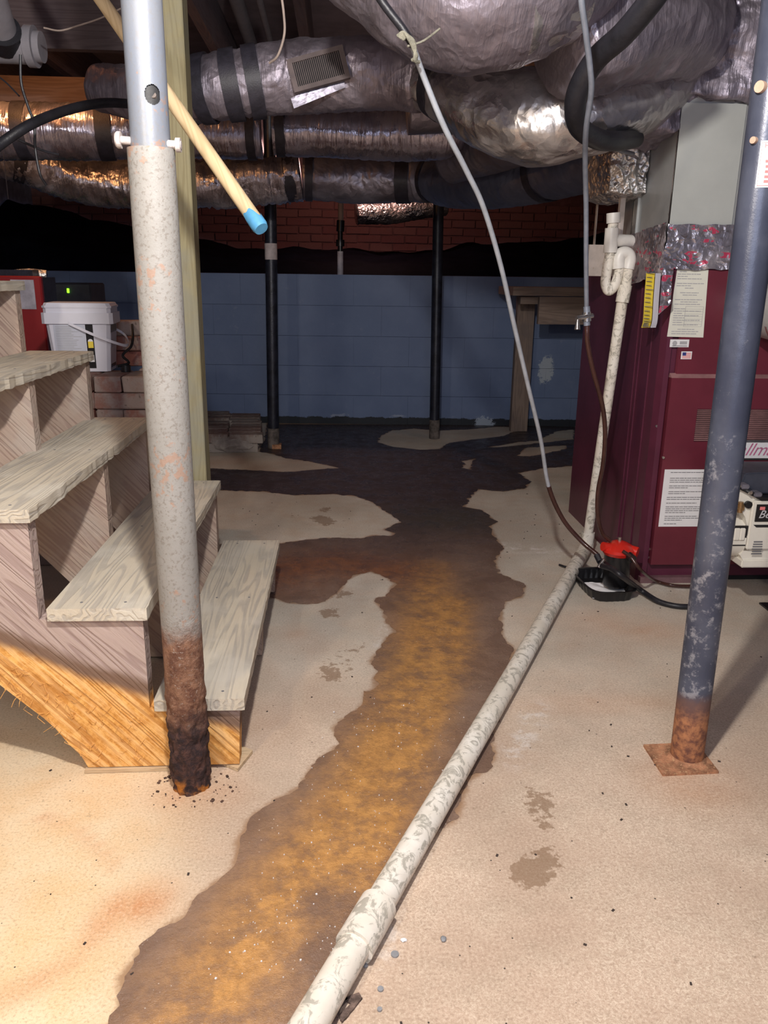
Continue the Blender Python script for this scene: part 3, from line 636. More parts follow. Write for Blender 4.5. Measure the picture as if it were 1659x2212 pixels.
# lower white instruction sheet
Yd = FY-.0205
a = sheet(((1436, 1014), (1530, 1137)), Yd, 'instruction_sheet', M['white_paper'], fur); x0, x1, z0, z1 = a
rows = [(0,0),(.12,1.),(0,0),(0,0),(.12,1),(.12,1),(.12,.8),(0,0),(.12,1),(.12,.5),(0,0),(.12,1),(.12,.45),(0,0),(.1,1),(.1,.75),(0,0),(.1,.7),(0,0),(.1,1),(.1,1),(.1,1),(.1,.5),(0,0),(.1,.75),(.1,.8),(.1,.45),(0,0),(.1,.35),(0,0)]
lines(rows, x0, x1, z0, z1, Yd-.0012, 'print', M['ink'], fur, .32)

def text(body, size, loc, name, mat, parent, ext=.0005, shear=0., rot=(math.pi/2, 0, 0), sx=1.):
    c = bpy.data.curves.new(name+'_c', 'FONT'); c.body = body; c.size = size; c.extrude = ext; c.shear = shear; c.resolution_u = 3
    o = bpy.data.objects.new(name+'_t', c); COL.objects.link(o); o.location = loc; o.rotation_euler = rot; o.scale = (sx, 1, 1)
    bpy.context.view_layer.update(); dg = bpy.context.evaluated_depsgraph_get()
    me = bpy.data.meshes.new_from_object(o.evaluated_get(dg)); me.transform(o.matrix_world)
    bpy.data.objects.remove(o); me.materials.clear(); me.materials.append(mat)
    ob = bpy.data.objects.new(name, me); COL.objects.link(ob); par(ob, parent); return ob
# name badge
bx = at(1572, 985, FY-.02); a0 = (1.305, .463, 1.62, .523)
MB().box((1.30, FY-.026, .458), (1.63, FY-.018, .528)).build('badge_rim', M['chrome'], fur, bev=.002)
MB().box((1.306, FY-.029, .466), (1.624, FY-.024, .520)).build('badge', M['white_paper'], fur)
text('Hallmark', .062, (1.318, FY-.0292, .476), 'badge_lettering', plain('pink_script', (.50, .16, .28), .5), fur, shear=.45)

# burner
BY = 2.36
bu = root('oil_burner', (1.42, 2.5, .3), 'ivory enamel oil burner with black ignition box on the furnace front', 'burner')
def at_(x, y, Y): return at(x, y, Y)
# housing: scroll with flat chamfered front
def bp(x, y, Y=2.34): p = at(x, y, Y); return (p.x, p.z)
XR = 1.62
lft = [bp(1590, 1056), bp(1597, 1052), bp(1640, 1078), (XR, bp(1640, 1078)[1]), (XR, .165), bp(1606, 1212), bp(1599, 1200), bp(1611, 1180), bp(1616, 1150), bp(1610, 1118), bp(1600, 1100), bp(1588, 1090)]
MB().prism(lft, (BY-.02, BY+.20)).build('housing', M['burner_white'], bu)
f0 = bp(1628, 1080, BY-.034); f1 = bp(1624, 1188, BY-.034)
MB().box((f0[0], BY-.034, f1[1]), (XR, BY-.02, f0[1]-.004)).build('front_cover', M['burner_white'], bu, bev=.004)
q = bp(1603, 1213, BY-.03); MB().box((q[0], BY-.03, q[1]-.022), (XR, BY+.12, q[1]+.004)).build('foot', M['burner_white'], bu, bev=.004)
MB().prism([bp(1588, 1052), bp(1595, 1046), bp(1645, 1072), (XR, bp(1645, 1072)[1]), (XR, bp(1640, 1079)[1]), bp(1640, 1079)], (BY-.035, BY+.2)).build('gasket', M['black_plastic'], bu)
MB().prism([bp(1608, 1050), bp(1617, 1026), bp(1640, 1024), (XR, bp(1640, 1024)[1]), (XR, bp(1640, 1072)[1]), bp(1640, 1070)], (BY+.0, BY+.16)).build('ignition_box', plain('dark_grey_box', (.045, .05, .07), .4), bu, bev=.004)
gc_ = plain('grey_clip', (.16, .15, .18), .5)
for (x, y) in ((1604, 1049), (1631, 1066)):
    p = at(x, y, BY-.02); MB().box((p.x-.012, BY-.04, p.z-.007), (p.x+.014, BY, p.z+.007)).build('clip', gc_, bu, bev=.003)
for (x, y) in ((1592, 1048), (1617, 1062)): p = at(x, y, BY-.03); MB().tube([(p.x, BY-.045, p.z), (p.x, BY-.02, p.z)], .006, 12).build('bolt', M['chrome'], bu)
p = at(1618, 1091, BY-.03); MB().tube([(p.x, BY-.030, p.z), (p.x, BY-.0185, p.z)], .0115, 20).build('grommet', M['black_plastic'], bu)
a, b = at(1636, 1090, BY-.037), at(1634, 1127, BY-.037)
MB().box((a.x, BY-.037, b.z), (XR-.02, BY-.033, a.z)).build('name_plate', M['black_plastic'], bu)
MB().box((a.x+.010, BY-.0385, a.z-.017), (a.x+.026, BY-.0365, a.z-.007)).build('red_square', M['red_ink'], bu)
text('Beckett', .036, (a.x+.008, BY-.0372, b.z+.012), 'name_lettering', plain('silver_script', (.45, .45, .47), .4), bu, shear=.35)
a = at(1628, 1134, BY-.036); MB().prism([(a.x, a.z), (a.x+.06, a.z), (a.x+.05, a.z-.008), (a.x+.01, a.z-.008)], (BY-.036, BY-.033)).build('slot', M['dark'], bu)
mb = MB(); rr = random.Random(5); a = at(1638, 1172, BY-.036)
for k in range(6):
    w_ = rr.uniform(.018, .034); mb.box((a.x-w_/2, BY-.0355, a.z-k*.008), (a.x+w_/2, BY-.0335, a.z+.004-k*.008))
mb.build('print', M['ink'], bu)
cy = at(1592, 1155, BY+.04)
MB().tube([cy+Vector((-.055, 0, 0)), cy+Vector((.03, 0, 0))], .068, 40).build('motor', M['burner_white'], bu, smooth=True)
MB().tube([cy+Vector((-.004, 0, 0)), cy+Vector((.014, 0, 0))], .0695, 40).build('motor_band', M['chrome'], bu, smooth=True)
MB().tube([cy+Vector((-.075, 0, 0)), cy+Vector((-.055, 0, 0))], [.045, .065], 40).build('motor_cap', plain('grey_cast', (.35, .36, .38), .4, .4), bu, smooth=True)
for (x0, x1) in ((1587, 1597), (1599, 1608)):
    a, b = at(x0, 1141, BY-.03), at(x1, 1168, BY-.03); MB().box((a.x, BY-.034, b.z), (b.x, BY-.024, a.z), bev=.004).build('capacitor', M['burner_white'], bu)
a, b = at(1582, 1137, BY-.03), at(1612, 1180, BY-.03); MB().box((a.x, BY-.027, b.z), (b.x, BY-.021, a.z)).build('band', M['black_plastic'], bu)
a = at(1595, 1096, BY-.02); MB().tube([a+Vector((-.02, 0, 0)), a+Vector((.014, 0, 0))], .012, 16).build('pump_fitting', M['brass'], bu, smooth=True)
MB().tube([a+Vector((.002, -.008, .02)), a+Vector((.002, -.008, -.014))], .008, 12).build('elbow', M['brass'], bu, smooth=True)
MB().tube([(1.38, BY+.19, .30), (1.38, FY-.02, .30)], .055, 30).build('air_tube', M['chrome'], bu, smooth=True)
mb = MB().tube([(1.46, BY+.05, 0), (1.46, BY+.05, .16)], .012, 12); mb.box((1.42, BY+.01, 0), (1.50, BY+.09, .006)); mb.build('stand', M['black_plastic'], bu)
# flue
fp = root('flue_pipe', (1.45, 2.5, .95), 'galvanised flue pipe elbow at the right edge above the burner', 'pipe')
mb = MB().tube(spline([(1.385, 2.66, .97), (1.385, 2.56, .965), (1.41, 2.47, .955), (1.50, 2.43, .95), (1.66, 2.42, .95)], 8), .092, 40); mb.build('elbow_pipe', M['sheet'], fp, smooth=True)
for q in ((1.40, 2.50, .955, .3), (1.49, 2.435, .95, 1.2)):
    d = Vector((math.sin(q[3]), -math.cos(q[3]), 0)); c = Vector(q[:3]); MB().tube([c-d*.004, c+d*.004], .095, 40).build('seam_ring', M['chrome'], fp, smooth=True)

# plenum with tapes
pl = root('plenum', (1.3, 2.9, FT), 'grey sheet metal plenum box standing on top of the furnace', 'plenum')
MB().box((1.058, FY+.004, FT), (1.75, 3.12, 1.60)).build('box', M['sheet'], pl)
MB().box((1.052, FY-.004, FT+.13), (1.256, FY+.004, 1.575)).build('front_plate', M['sheet2'], pl, bev=.001)
MB().box((1.052, FY-.002, FT), (1.058, FY+.012, 1.6)).build('corner_flange', M['chrome'], pl)
MB().box((1.05, FY+.30, FT+.1), (1.058, FY+.33, 1.58)).build('seam', M['sheet'], pl)
MB().box((1.051, FY+.35, FT), (1.058, FY+.352, 1.58)).build('seam', M['chrome'], pl)
def crumple(name, poly3, mat, parent, amp=.008, nu=60, nv=30, seed=0, th=.0, sc=22):
    a, b, c, d = [Vector(p) for p in poly3]; nn = (b-a).cross(d-a).normalized(); V = []
    for j in range(nv+1):
        for i in range(nu+1):
            u, v = i/nu, j/nv; p = a.lerp(b, u).lerp(d.lerp(c, u), v); e = min(u, 1-u, v, 1-v)
            q = 1-2*abs(noise.noise((p.x*sc+seed, p.y*sc, p.z*sc))); q2 = 1-2*abs(noise.noise((p.x*sc*2.3, p.y*sc*2.3+seed, p.z*sc*2.3)))
            p = p+nn*amp*(q+.6*q2)
            if e == 0: p = p+Vector((noise.noise((p*17)[:]), 0, noise.noise((p*23)[:])))*.006
            V.append(p)
    o = MB().add(V, [(j*(nu+1)+i, j*(nu+1)+i+1, (j+1)*(nu+1)+i+1, (j+1)*(nu+1)+i) for j in range(nv) for i in range(nu)]).build(name, mat, parent, smooth=True)
    return o
crumple('foil_tape', [(1.045, FY-.014, FT+.135), (1.27, FY-.014, FT+.135), (1.27, FY-.014, FT+.065), (1.045, FY-.014, FT+.07)], M['foil_tape'], pl, .0025, seed=1, sc=13)
crumple('foil_tape', [(1.045, FY-.018, FT+.075), (1.35, FY-.018, FT+.07), (1.35, FY-.018, FT-.002), (1.03, FY-.018, FT-.002)], M['foil_tape'], pl, .003, seed=4, sc=13)
crumple('foil_tape', [(1.040, 2.98, FT+.12), (1.036, FY-.01, FT+.14), (1.036, FY-.02, FT-.02), (1.040, 2.98, FT-.06)], M['foil_tape'], pl, .005, seed=8, sc=13)
# hanging yellow strip and printed foil flap
yl = MB(); pts = [at(1407, 590, 2.63), at(1403, 640, 2.62), at(1400, 690, 2.625), at(1396, 708, 2.63)]
def strip(pts, dx, name, mat, parent):
    V = []; 
    for p in pts: V += [p-Vector((dx, 0, 0)), p+Vector((dx, .012, 0)), p+Vector((dx, .014, 0)), p-Vector((dx, -.002, 0))]
    fs = []
    for i in range(len(pts)-1):
        for k in range(4): fs.append((i*4+k, i*4+(k+1) % 4, (i+1)*4+(k+1) % 4, (i+1)*4+k))
    fs += [(0,1,2,3), tuple(len(V)-4+k for k in range(4))]
    return MB().add(V, fs).build(name, mat, parent)
tg = root('yellow_strip', pts[0], 'yellow printed vinyl strip hanging on the furnace corner', 'strip')
yp = spline(pts, 6); strip(yp, .016, 'vinyl', M['yellow'], tg)
strip([p+Vector((.027, .004, .0)) for p in yp], .011, 'backing', M['white_plastic'], tg)
mb = MB()
for k in range(17):
    t = k/17; p = yp[int(t*(len(yp)-1))].lerp(yp[min(len(yp)-1, int(t*(len(yp)-1))+1)], t*(len(yp)-1) % 1)
    mb.box((p.x-.014, p.y-.003, p.z-.0008), (p.x+(.011 if k % 4 == 0 else .003), p.y+.001, p.z+.0008))
mb.build('print', M['ink'], tg)
crumple('foil_flap', [at(1432, 575, 2.60), at(1457, 572, 2.60), at(1449, 655, 2.59), at(1424, 680, 2.58)], M['foil_tape'], pl, .003, 14, 30, 3)

# foil wrap on top of the plenum
def foil_box(name, a, b, label, cat, amp=.02, seed=0, mat=None, taper=.0):
    a = Vector(a); b = Vector(b); bm = bmesh.new(); bmesh.ops.create_cube(bm, size=1)
    bmesh.ops.subdivide_edges(bm, edges=bm.edges[:], cuts=46, use_grid_fill=True)
    for v in bm.verts:
        q = v.co*2; L = max(abs(q.x), abs(q.y), abs(q.z)); sph = q.normalized(); q = q.lerp(sph*1.15, .28)
        p = Vector(((a.x+b.x)/2+q.x*(b.x-a.x)/2, (a.y+b.y)/2+q.y*(b.y-a.y)/2, (a.z+b.z)/2+q.z*(b.z-a.z)/2))
        r = 1-2*abs(noise.noise((p.x*7+seed, p.y*7, p.z*7))); r2 = 1-2*abs(noise.noise((p.x*19+seed, p.y*19, p.z*19))); r3 = 1-2*abs(noise.noise((p.x*44+seed, p.y*44, p.z*44)))
        v.co = p+sph*(amp*r+amp*.5*r2+amp*.3*r3)
    me = bpy.data.meshes.new(name); bm.to_mesh(me); bm.free(); me.polygons.foreach_set('use_smooth', [True]*len(me.polygons)); me.materials.append(mat or M['foil_soft'])
    o = bpy.data.objects.new(name, me); COL.objects.link(o); tag(o, label, cat); return o
foil_box('foil_wrap', (1.03, 2.62, 1.59), (1.78, 3.16, 1.96), 'crumpled foil insulation wrapped around the top of the plenum', 'insulation', .022, 2)
foil_box('foil_wrap', (.90, 2.66, 1.50), (1.10, 3.15, 1.95), 'foil-wrapped boot where the curved duct meets the plenum', 'insulation', .02, 7)
foil_box('foil_wrap', (.93, 2.9, 1.34), (1.05, 3.2, 1.53), 'ragged foil bundle beside the black insulated line end', 'insulation', .015, 11, M['foil_hot'])
# stained insulation board left of the trap
ib = root('insulation_board', at(1290, 600, 3.0), 'stained pale board edge behind the white drain trap', 'board')
MB().box(at(1279, 590, 3.2), at(1292, 410, 3.22)).build('strip', plain('stained_board', (.50, .44, .41), .9, 0, .2, 12, .3, fleck=(.35, .26, .2)), ib)
MB().box(at(1268, 596, 3.1), at(1325, 530, 3.14)).build('flap', bpy.data.materials['stained_board'], ib)
MB().box(at(1333, 520, 2.95), at(1352, 385, 2.97)).build('strip', bpy.data.materials['stained_board'], ib)
crumple('foil_strip', [at(1338, 300, 2.93), at(1360, 300, 2.93), at(1356, 400, 2.93), at(1342, 400, 2.93)], M['foil_tape'], ib, .004, 12, 40, 5)

# ------------------------------------------------------------------ drain piping
dn = root('drain_pipe', (1.0, 2.9, 0), 'white PVC condensate trap and pipe down the furnace side', 'pipe')
r_ = .0165
top = at(1322, 465, 2.76); tee = at(1322, 520, 2.76)
tz = lambda x, y, Y=2.76: at(x, y, Y)
MB().tube([tz(1325, 460), tz(1325, 482)], .0225, 24).build('cap', M['pvc_clean'], dn, smooth=True)
MB().tube([tz(1325, 482), tz(1322, 500)], r_, 24).build('stub', M['pvc'], dn, smooth=True)
mb = MB().tube([tz(1322, 493), tz(1318, 546)], .0225, 24); mb.tube([tz(1322, 519), tz(1362, 521, 2.80)], .0205, 24); mb.build('tee', M['pvc_clean'], dn, smooth=True)
MB().tube(spline([tz(1318, 546), tz(1311, 585), tz(1308, 612), tz(1315, 628), tz(1327, 618), tz(1335, 596), tz(1340, 575)], 8), r_, 24).build('trap_bend', M['pvc'], dn, smooth=True)
MB().tube(spline([tz(1336, 580), tz(1336, 560), tz(1342, 548), tz(1355, 548), tz(1360, 560), tz(1356, 581)], 6), .021, 24).build('elbow', M['pvc_clean'], dn, smooth=True)
b0 = gr(1268, 1178, .035); cdn = [tz(1356, 581), tz(1352, 616), tz(1345, 650)]
MB().tube(cdn[:2]+[cdn[1].lerp(cdn[2], .3)], .0175, 24).build('short_pipe', M['pvc'], dn, smooth=True)
MB().tube([tz(1351, 616), tz(1344, 653)], .0225, 24).build('coupling', M['pvc'], dn, smooth=True)
MB().tube([tz(1345, 645), b0+Vector((0, 0, .03))], .0185, 24).build('down_pipe', M['pvc'], dn, smooth=True)
MB().tube([b0+Vector((0, 0, .055)), b0+Vector((0, 0, -.008))], .026, 24).build('elbow', M['pvc'], dn, smooth=True)
fpz = .0275
fpp = [gr(1262, 1188, fpz), gr(1220, 1259, fpz), gr(1156, 1371, fpz), gr(1097, 1477, fpz), gr(1014, 1628, fpz), gr(909, 1798, fpz), gr(790, 2003, fpz), gr(690, 2175, fpz)]
fl_ = root('floor_pipe', fpp[4], 'long grimy white PVC drain pipe lying across the wet floor', 'pipe')
# fit straight lines: two lengths meeting in the coupling
mid = fpp[6]; far = fpp[0]; ddn = (fpp[7]-mid).normalized()
MB().tube([far, fpp[3], mid], .0255, 28).build('pipe_length', M['pvc'], fl_, smooth=True)
MB().tube([mid, mid+ddn*1.0], .0265, 28).build('pipe_length', M['pvc'], fl_, smooth=True)
df = (far-mid).normalized()
ob = MB().tube([mid+df*.052, mid-df*.045], .0325, 32).build('coupling', M['pvc'], fl_, smooth=True)

# ------------------------------------------------------------------ oil lines, valve, filter
ol = root('oil_line', at(1260, 685, 2.3), 'grey oil tubing from the ceiling to the filter, with shutoff valve', 'tubing')
P_ = [at(1252, -90, 1.78), at(1256, 0, 1.80), at(1264, 60, 1.83), at(1275, 150, 1.88), at(1277, 200, 1.92), at(1266, 280, 2.0), at(1264, 350, 2.1), at(1266, 450, 2.2), at(1266, 560, 2.25), at(1267, 665, 2.3)]
MB().tube(spline(P_, 8), .0065, 12).build('tube', M['oil_line'], ol, smooth=True)
P2 = [at(1268, 700, 2.3), at(1269, 740, 2.3), at(1281, 800, 2.32), at(1300, 870, 2.38), at(1307, 930, 2.42), at(1303, 1000, 2.46), at(1292, 1060, 2.5), at(1291, 1110, 2.52), at(1300, 1150, 2.55), at(1318, 1168, 2.56)]
MB().tube(spline(P2, 8), .007, 12).build('tube', M['hose_brown'], ol, smooth=True)
mb = MB()
for a, b in ((662, 676), (690, 703)): mb.tube([at(1267, a, 2.3), at(1268, b, 2.3)], .0095, 10)
mb.build('nut', M['oil_line'], ol, smooth=True)
mb = MB().tube([at(1245, 687, 2.28), at(1280, 682, 2.3)], .0065, 12); mb.tube([at(1267, 674, 2.3), at(1268, 694, 2.3)], .012, 12); mb.build('valve_body', M['chrome'], ol, smooth=True)
mb = MB().tube([at(1248, 690, 2.28), at(1247, 712, 2.275)], [.004, .0085], 12); mb.build('valve_handle', M['chrome'], ol, smooth=True)
# pale cord
cr = root('drop_tube', at(1100, 600, 2.4), 'pale grey tube swooping from the ceiling twine down to the oil filter', 'tubing')
PC = [at(890, 95, 1.9), at(915, 165, 1.95), at(960, 275, 2.0), at(1008, 370, 2.08), at(1045, 450, 2.15), at(1082, 575, 2.25), at(1110, 700, 2.35), at(1140, 830, 2.45), at(1168, 950, 2.55), at(1185, 1050, 2.62), at(1215, 1120, 2.64), at(1255, 1168, 2.62), at(1290, 1198, 2.58)]
sp = spline(PC, 8); cut = 8*9
MB().tube(sp[:cut+1], .0068, 12).build('pale_length', M['cord'], cr, smooth=True)
MB().tube(sp[cut:], .008, 12).build('dark_length', M['hose_brown'], cr, smooth=True)
tag(MB().tube(spline([at(785, -60, 1.9), at(830, 10, 1.9), at(870, 62, 1.9), at(893, 98, 1.9)], 8), .009, 12).build('hanging_cable', M['black_hose'], smooth=True), 'dark tube from the ceiling to the twine knot above the pale cord', 'tubing')
mb = MB(); rr = random.Random(2)
for k in range(5):
    mb.tube(spline([at(858+k*3, 78+k*2, 1.89), at(872+k*2, 70+k*2, 1.885), at(885+k*2, 88, 1.88), at(893+k, 105, 1.885), at(900-k, 122+k*2, 1.89), at(890+k*4, 130+k, 1.9)], 6), .0035, 8)
mb.tube(spline([at(880, 100, 1.89), at(915, 88, 1.9), at(950, 62, 1.92)], 5), .0022, 6)
tag(mb.build('twine_knot', M['twine'], smooth=True), 'dusty frayed twine knot tying tubing below the trunk duct', 'twine')
tag(MB().tube(spline([at(605, -30, 2.6), at(613, 30, 2.6), at(614, 75, 2.6), at(600, 120, 2.62), at(582, 136, 2.65)], 8), .0035, 8).build('tan_cable', M['tan'], smooth=True), 'thin tan cable looping down onto the register duct', 'cable')
# black insulated suction line
tag(MB().tube(spline([at(1450, -60, 1.85), at(1400, 10, 1.9), at(1345, 75, 1.97), at(1290, 125, 2.05), at(1255, 180, 2.1), at(1242, 230, 2.15), at(1252, 275, 2.22), at(1290, 300, 2.32), at(1330, 305, 2.42), at(1372, 300, 2.6)], 8), [.0265]*73, 20).build('insulated_line', M['black_hose'], smooth=True), 'thick black foam-insulated line curving to the plenum side', 'pipe')
tag(MB().tube(spline([at(1290, 300, 2.45), at(1330, 322, 2.55), at(1368, 332, 2.7)], 8), .006, 10).build('thin_line', M['oil_line'], smooth=True), 'thin dark line just below the thick black insulated line', 'pipe')

FYc = 2.56
fc = at(1332, 1230, FYc); fx = fc.x
ft = root('oil_filter', (fx, FYc, .02), 'oil filter with red cap and black canister standing in the black tray', 'filter')
zt, zb = at(1332, 1196, FYc).z, .03
MB().tube([(fx, FYc, zb), (fx, FYc, zb+.01), (fx, FYc, zt)], [.040, .045, .046], 32).build('canister', M['black_plastic'], ft, smooth=True)
prf = [(zt, .050), (zt+.012, .058), (zt+.022, .056), (zt+.034, .042), (zt+.040, .030), (zt+.046, .016)]
MB().tube([(fx, FYc, a) for a, b in prf], [b for a, b in prf], 32).build('cap', M['red_enamel'], ft, smooth=True)
mb = MB().tube([(fx-.015, FYc, zt+.02), (fx-.060, FYc-.01, zt+.03)], .016, 16); mb.tube([(fx+.015, FYc, zt+.02), (fx+.056, FYc-.03, zt+.014)], .019, 16); mb.build('port', M['red_enamel'], ft, smooth=True)
MB().tube([(fx, FYc, zt+.044), (fx, FYc, zt+.060)], .007, 6).build('bleeder', M['chrome'], ft)
MB().tube([(fx+.020, FYc-.048, zt+.010), (fx+.024, FYc-.072, zt+.006)], .014, 16).build('fitting', M['black_plastic'], ft, smooth=True)
mb = MB().tube([at(1289, 1199, 2.52), at(1296, 1213, 2.50)], .011, 8); mb.tube([at(1296, 1213, 2.50), at(1312, 1224, 2.50)], .012, 8); mb.build('tee_fitting', M['black_hose'], ft, smooth=True)
MB().tube([at(1293, 1225, 2.47), at(1305, 1208, 2.47)], .006, 10).build('handle', M['chrome'], ft, smooth=True)
def hose(label, pts, r, mat, name='oil_hose'): return tag(MB().tube(spline(pts, 10), r, 12).build(name, mat, smooth=True), label, 'hose')
hose('brown translucent hose from the red cap behind the right post', [at(1345, 1190, 2.50), at(1362, 1203, 2.49), at(1385, 1232, 2.48), gr(1415, 1254, .02), gr(1450, 1264, .012), gr(1490, 1266, .012), gr(1515, 1262, .012)], .0058, M['hose_brown'])
hose('black hose curving from the canister across the floor', [at(1300, 1222, 2.46), at(1320, 1228, 2.42), at(1345, 1246, 2.38), gr(1380, 1272, .03), gr(1420, 1298, .012), gr(1460, 1309, .010), gr(1500, 1311, .010)], .0095, M['black_hose'])
hose('short black hose passing behind the filter to the floor pipe', [gr(1208, 1220, .008), gr(1225, 1225, .009), gr(1250, 1226, .007)], .004, M['black_hose'])
# tray
def tray():
    c = gr(1313, 1283, .0); cx, cy = .925, 2.585; wx, wy_, hh = .085, .118, .042; V = []; n = 48
    def rr(w1, h1, z, k=4.):
        out = []
        for i in range(n):
            a = 2*math.pi*i/n; ca, sa = math.cos(a), math.sin(a); s_ = (abs(ca)**k+abs(sa)**k)**(-1/k)
            rib = 1+.012*(1 if i % 2 else -1)*(0 if z > hh-.006 else 1)
            out.append(Vector((ca*s_*w1*rib, sa*s_*h1*rib, z)))
        return out
    rings = [rr(wx*.84, wy_*.88, .001), rr(wx*.86, wy_*.9, .003), rr(wx*.95, wy_*.96, hh-.006), rr(wx*1.05, wy_*1.04, hh-.003), rr(wx*1.05, wy_*1.04, hh), rr(wx*.96, wy_*.97, hh-.001), rr(wx*.86, wy_*.89, .006)]
    R = Matrix.Rotation(math.radians(4), 3, 'Z')
    for r in rings: V += [R @ v+Vector((cx, cy, 0)) for v in r]
    m_ = len(rings); fs = [(j*n+i, j*n+(i+1) % n, (j+1)*n+(i+1) % n, (j+1)*n+i) for j in range(m_-1) for i in range(n)]+[tuple(range(n)), tuple((m_-1)*n+i for i in range(n))]
    tag(MB().add(V, fs).build('plastic_tray', M['black_plastic']), 'black ribbed plastic tray on the floor under the filter', 'tray')
tray()
cr_ = crumple('paper_towel', [(.86, 2.60, .028), (.985, 2.60, .026), (.985, 2.495, .014), (.86, 2.495, .012)], M['white_paper'], None, .006, 24, 24, 3, sc=16)
tag(cr_, 'crumpled white paper lining the black tray', 'paper')

# ------------------------------------------------------------------ posts
PX, PY = -.3200, 1.504
lp = root('steel_post', (PX, PY, 0), 'pale grey two-part steel post with heavily rusted foot beside the stairs', 'post')
def rough_tube(cx, cy, z0, z1, r, zlim, amp, name, mat, parent, n=72, dz=.006, inner=0, seed=0, flare=0):
    m_ = max(2, int((zlim-z0)/dz)) if zlim > z0 else 1; zs = [z0+(zlim-z0)*i/m_ for i in range(m_+1)] if zlim > z0 else [z0]
    k = 20; zs += [zlim+(z1-zlim)*(i+1)/k for i in range(k)]; V = []
    for z in zs:
        for i in range(n):
            a = 2*math.pi*i/n; c, s_ = math.cos(a), math.sin(a); f = max(0, min(1, (zlim-z)/(.5*(zlim-z0)+1e-6))) if zlim > z0 else 0
            q = noise.fractal((c*2.2+seed, s_*2.2, z*38), .8, 2.1, 4)
            rr_ = r+amp*f*q+flare*math.exp(-((z-z0)/.05)**2)*(.5+.5*noise.noise((c*2, s_*2, 4)))
            V.append((cx+c*rr_, cy+s_*rr_, z))
    L = len(zs); fs = [(j*n+i, j*n+(i+1) % n, (j+1)*n+(i+1) % n, (j+1)*n+i) for j in range(L-1) for i in range(n)]+[tuple(range(n)), tuple((L-1)*n+i for i in range(n))]
    return MB().add(V, fs).build(name, mat, parent, smooth=True)
M['lally_low'] = lally_mat(False); M['lally_up'] = lally_mat(True)
JZ = at(325, 322, PY).z; rough_tube(PX, PY, 0, JZ, .0398, .30, .0068, 'lower_tube', M['lally_low'], lp, seed=2)
# upper tube with a real drilled hole
hc = at(330, 204, PY-.030)
n = 180; mb = MB(); R1, R2 = .0332, .030; zs = [JZ-.03, JZ-.01]+[hc.z-.03+.0012*i for i in range(51)]+[hc.z+.04+(1.99-hc.z-.04)*i/8 for i in range(9)]
az = math.atan2(hc.y-PY, hc.x-PX)
def upv(r, flip):
    V = []; keep = []
    for z in zs:
        for i in range(n):
            a = 2*math.pi*i/n; da = (a-az+math.pi) % (2*math.pi)-math.pi; du = da*R1; dz_ = z-hc.z; d = math.hypot(du, dz_*.85)
            rr_ = .0125
            zz = z
            V.append((PX+math.cos(a)*r, PY+math.sin(a)*r, zz)); keep.append(d >= rr_)
    return V, keep
V, keep = upv(R1, 0)
fs = []
for j in range(len(zs)-1):
    for i in range(n):
        q = (j*n+i, j*n+(i+1) % n, (j+1)*n+(i+1) % n, (j+1)*n+i)
        if all(keep[t] for t in q): fs.append(q)
upo = MB().add(V, fs).build('upper_tube', M['lally_up'], lp, smooth=True)
MB().tube([(PX, PY, JZ-.03), (PX, PY, 1.99)], R2, 40, caps=False).build('bore', plain('dark_bore', (.02, .02, .022), .6), lp, smooth=True)
th = MB().tube([hc+Vector((0, .004, 0)), hc+Vector((.002, .03, -.012))], .005, 10); th.build('screw_thread', M['concrete_dust'], lp)
pz = JZ+.008; QX = PX+.33; QY = PY-.008
mb = MB().tube([(-.377+QX, QY, pz+.004), (-.383+QX, QY, pz+.004), (-.386+QX, QY, pz+.004)], [.0135, .0135, .011], 20); mb.tube([(-.379+QX, QY, pz+.004), (-.277+QX, QY, pz-.002)], .0065, 14); mb.tube([(-.286+QX, QY, pz-.002), (-.278+QX, QY, pz-.002)], .0115, 20)
mb.build('pin', plain('pale_pin', (.52, .46, .44), .6, 0, .15, 40, .3), lp, smooth=True)

rp = root('steel_post', (.789, 1.559, 0), 'blue-black scuffed steel post on a rusted square plate, right foreground', 'post')
M['rpost'] = rpost_mat()
def lean_tube(p0, p1, r, name, mat, parent, n=48, m_=40):
    return MB().tube([Vector(p0).lerp(Vector(p1), i/m_) for i in range(m_+1)], r, n).build(name, mat, parent, smooth=True)
lean_tube((.789, 1.559, .006), (.775, 1.559, 1.995), .0362, 'tube', M['rpost'], rp)
pc = [gr(1390, 1608, .006), gr(1432, 1672, .006), gr(1553, 1666, .006)]; pc.append(pc[0]+pc[2]-pc[1])
MB().prism([(p.x, p.y) for p in pc], (0, .006), 'Z').build('base_plate', M['rust_plate'], rp)
mb = MB().tube([(.789, 1.559, .006), (.789, 1.559, .013)], [.044, .0365], 32); mb.build('weld', M['rust_plate'], rp, smooth=True)
# label wrapped on the tube
def wrap(cx, cy, r, a0, a1, z0, z1, name, mat, parent, k=14, lean=0):
    V = []
    for z in (z0, z1):
        for i in range(k+1):
            a = a0+(a1-a0)*i/k; V.append((cx+math.cos(a)*r+lean*z, cy+math.sin(a)*r, z))
    for z in (z0, z1):
        for i in range(k+1):
            a = a0+(a1-a0)*i/k; V.append((cx+math.cos(a)*(r-.001)+lean*z, cy+math.sin(a)*(r-.001), z))
    K = k+1; fs = [(i, i+1, K+i+1, K+i) for i in range(k)]+[(2*K+i, 3*K+i, 3*K+i+1, 2*K+i+1) for i in range(k)]
    fs += [(i, 2*K+i, 2*K+i+1, i+1) for i in range(k)]+[(K+i, K+i+1, 3*K+i+1, 3*K+i) for i in range(k)]+[(0, K, 3*K, 2*K), (k, 2*K+k, 3*K+k, K+k)]
    return MB().add(V, fs).build(name, mat, parent, smooth=True)
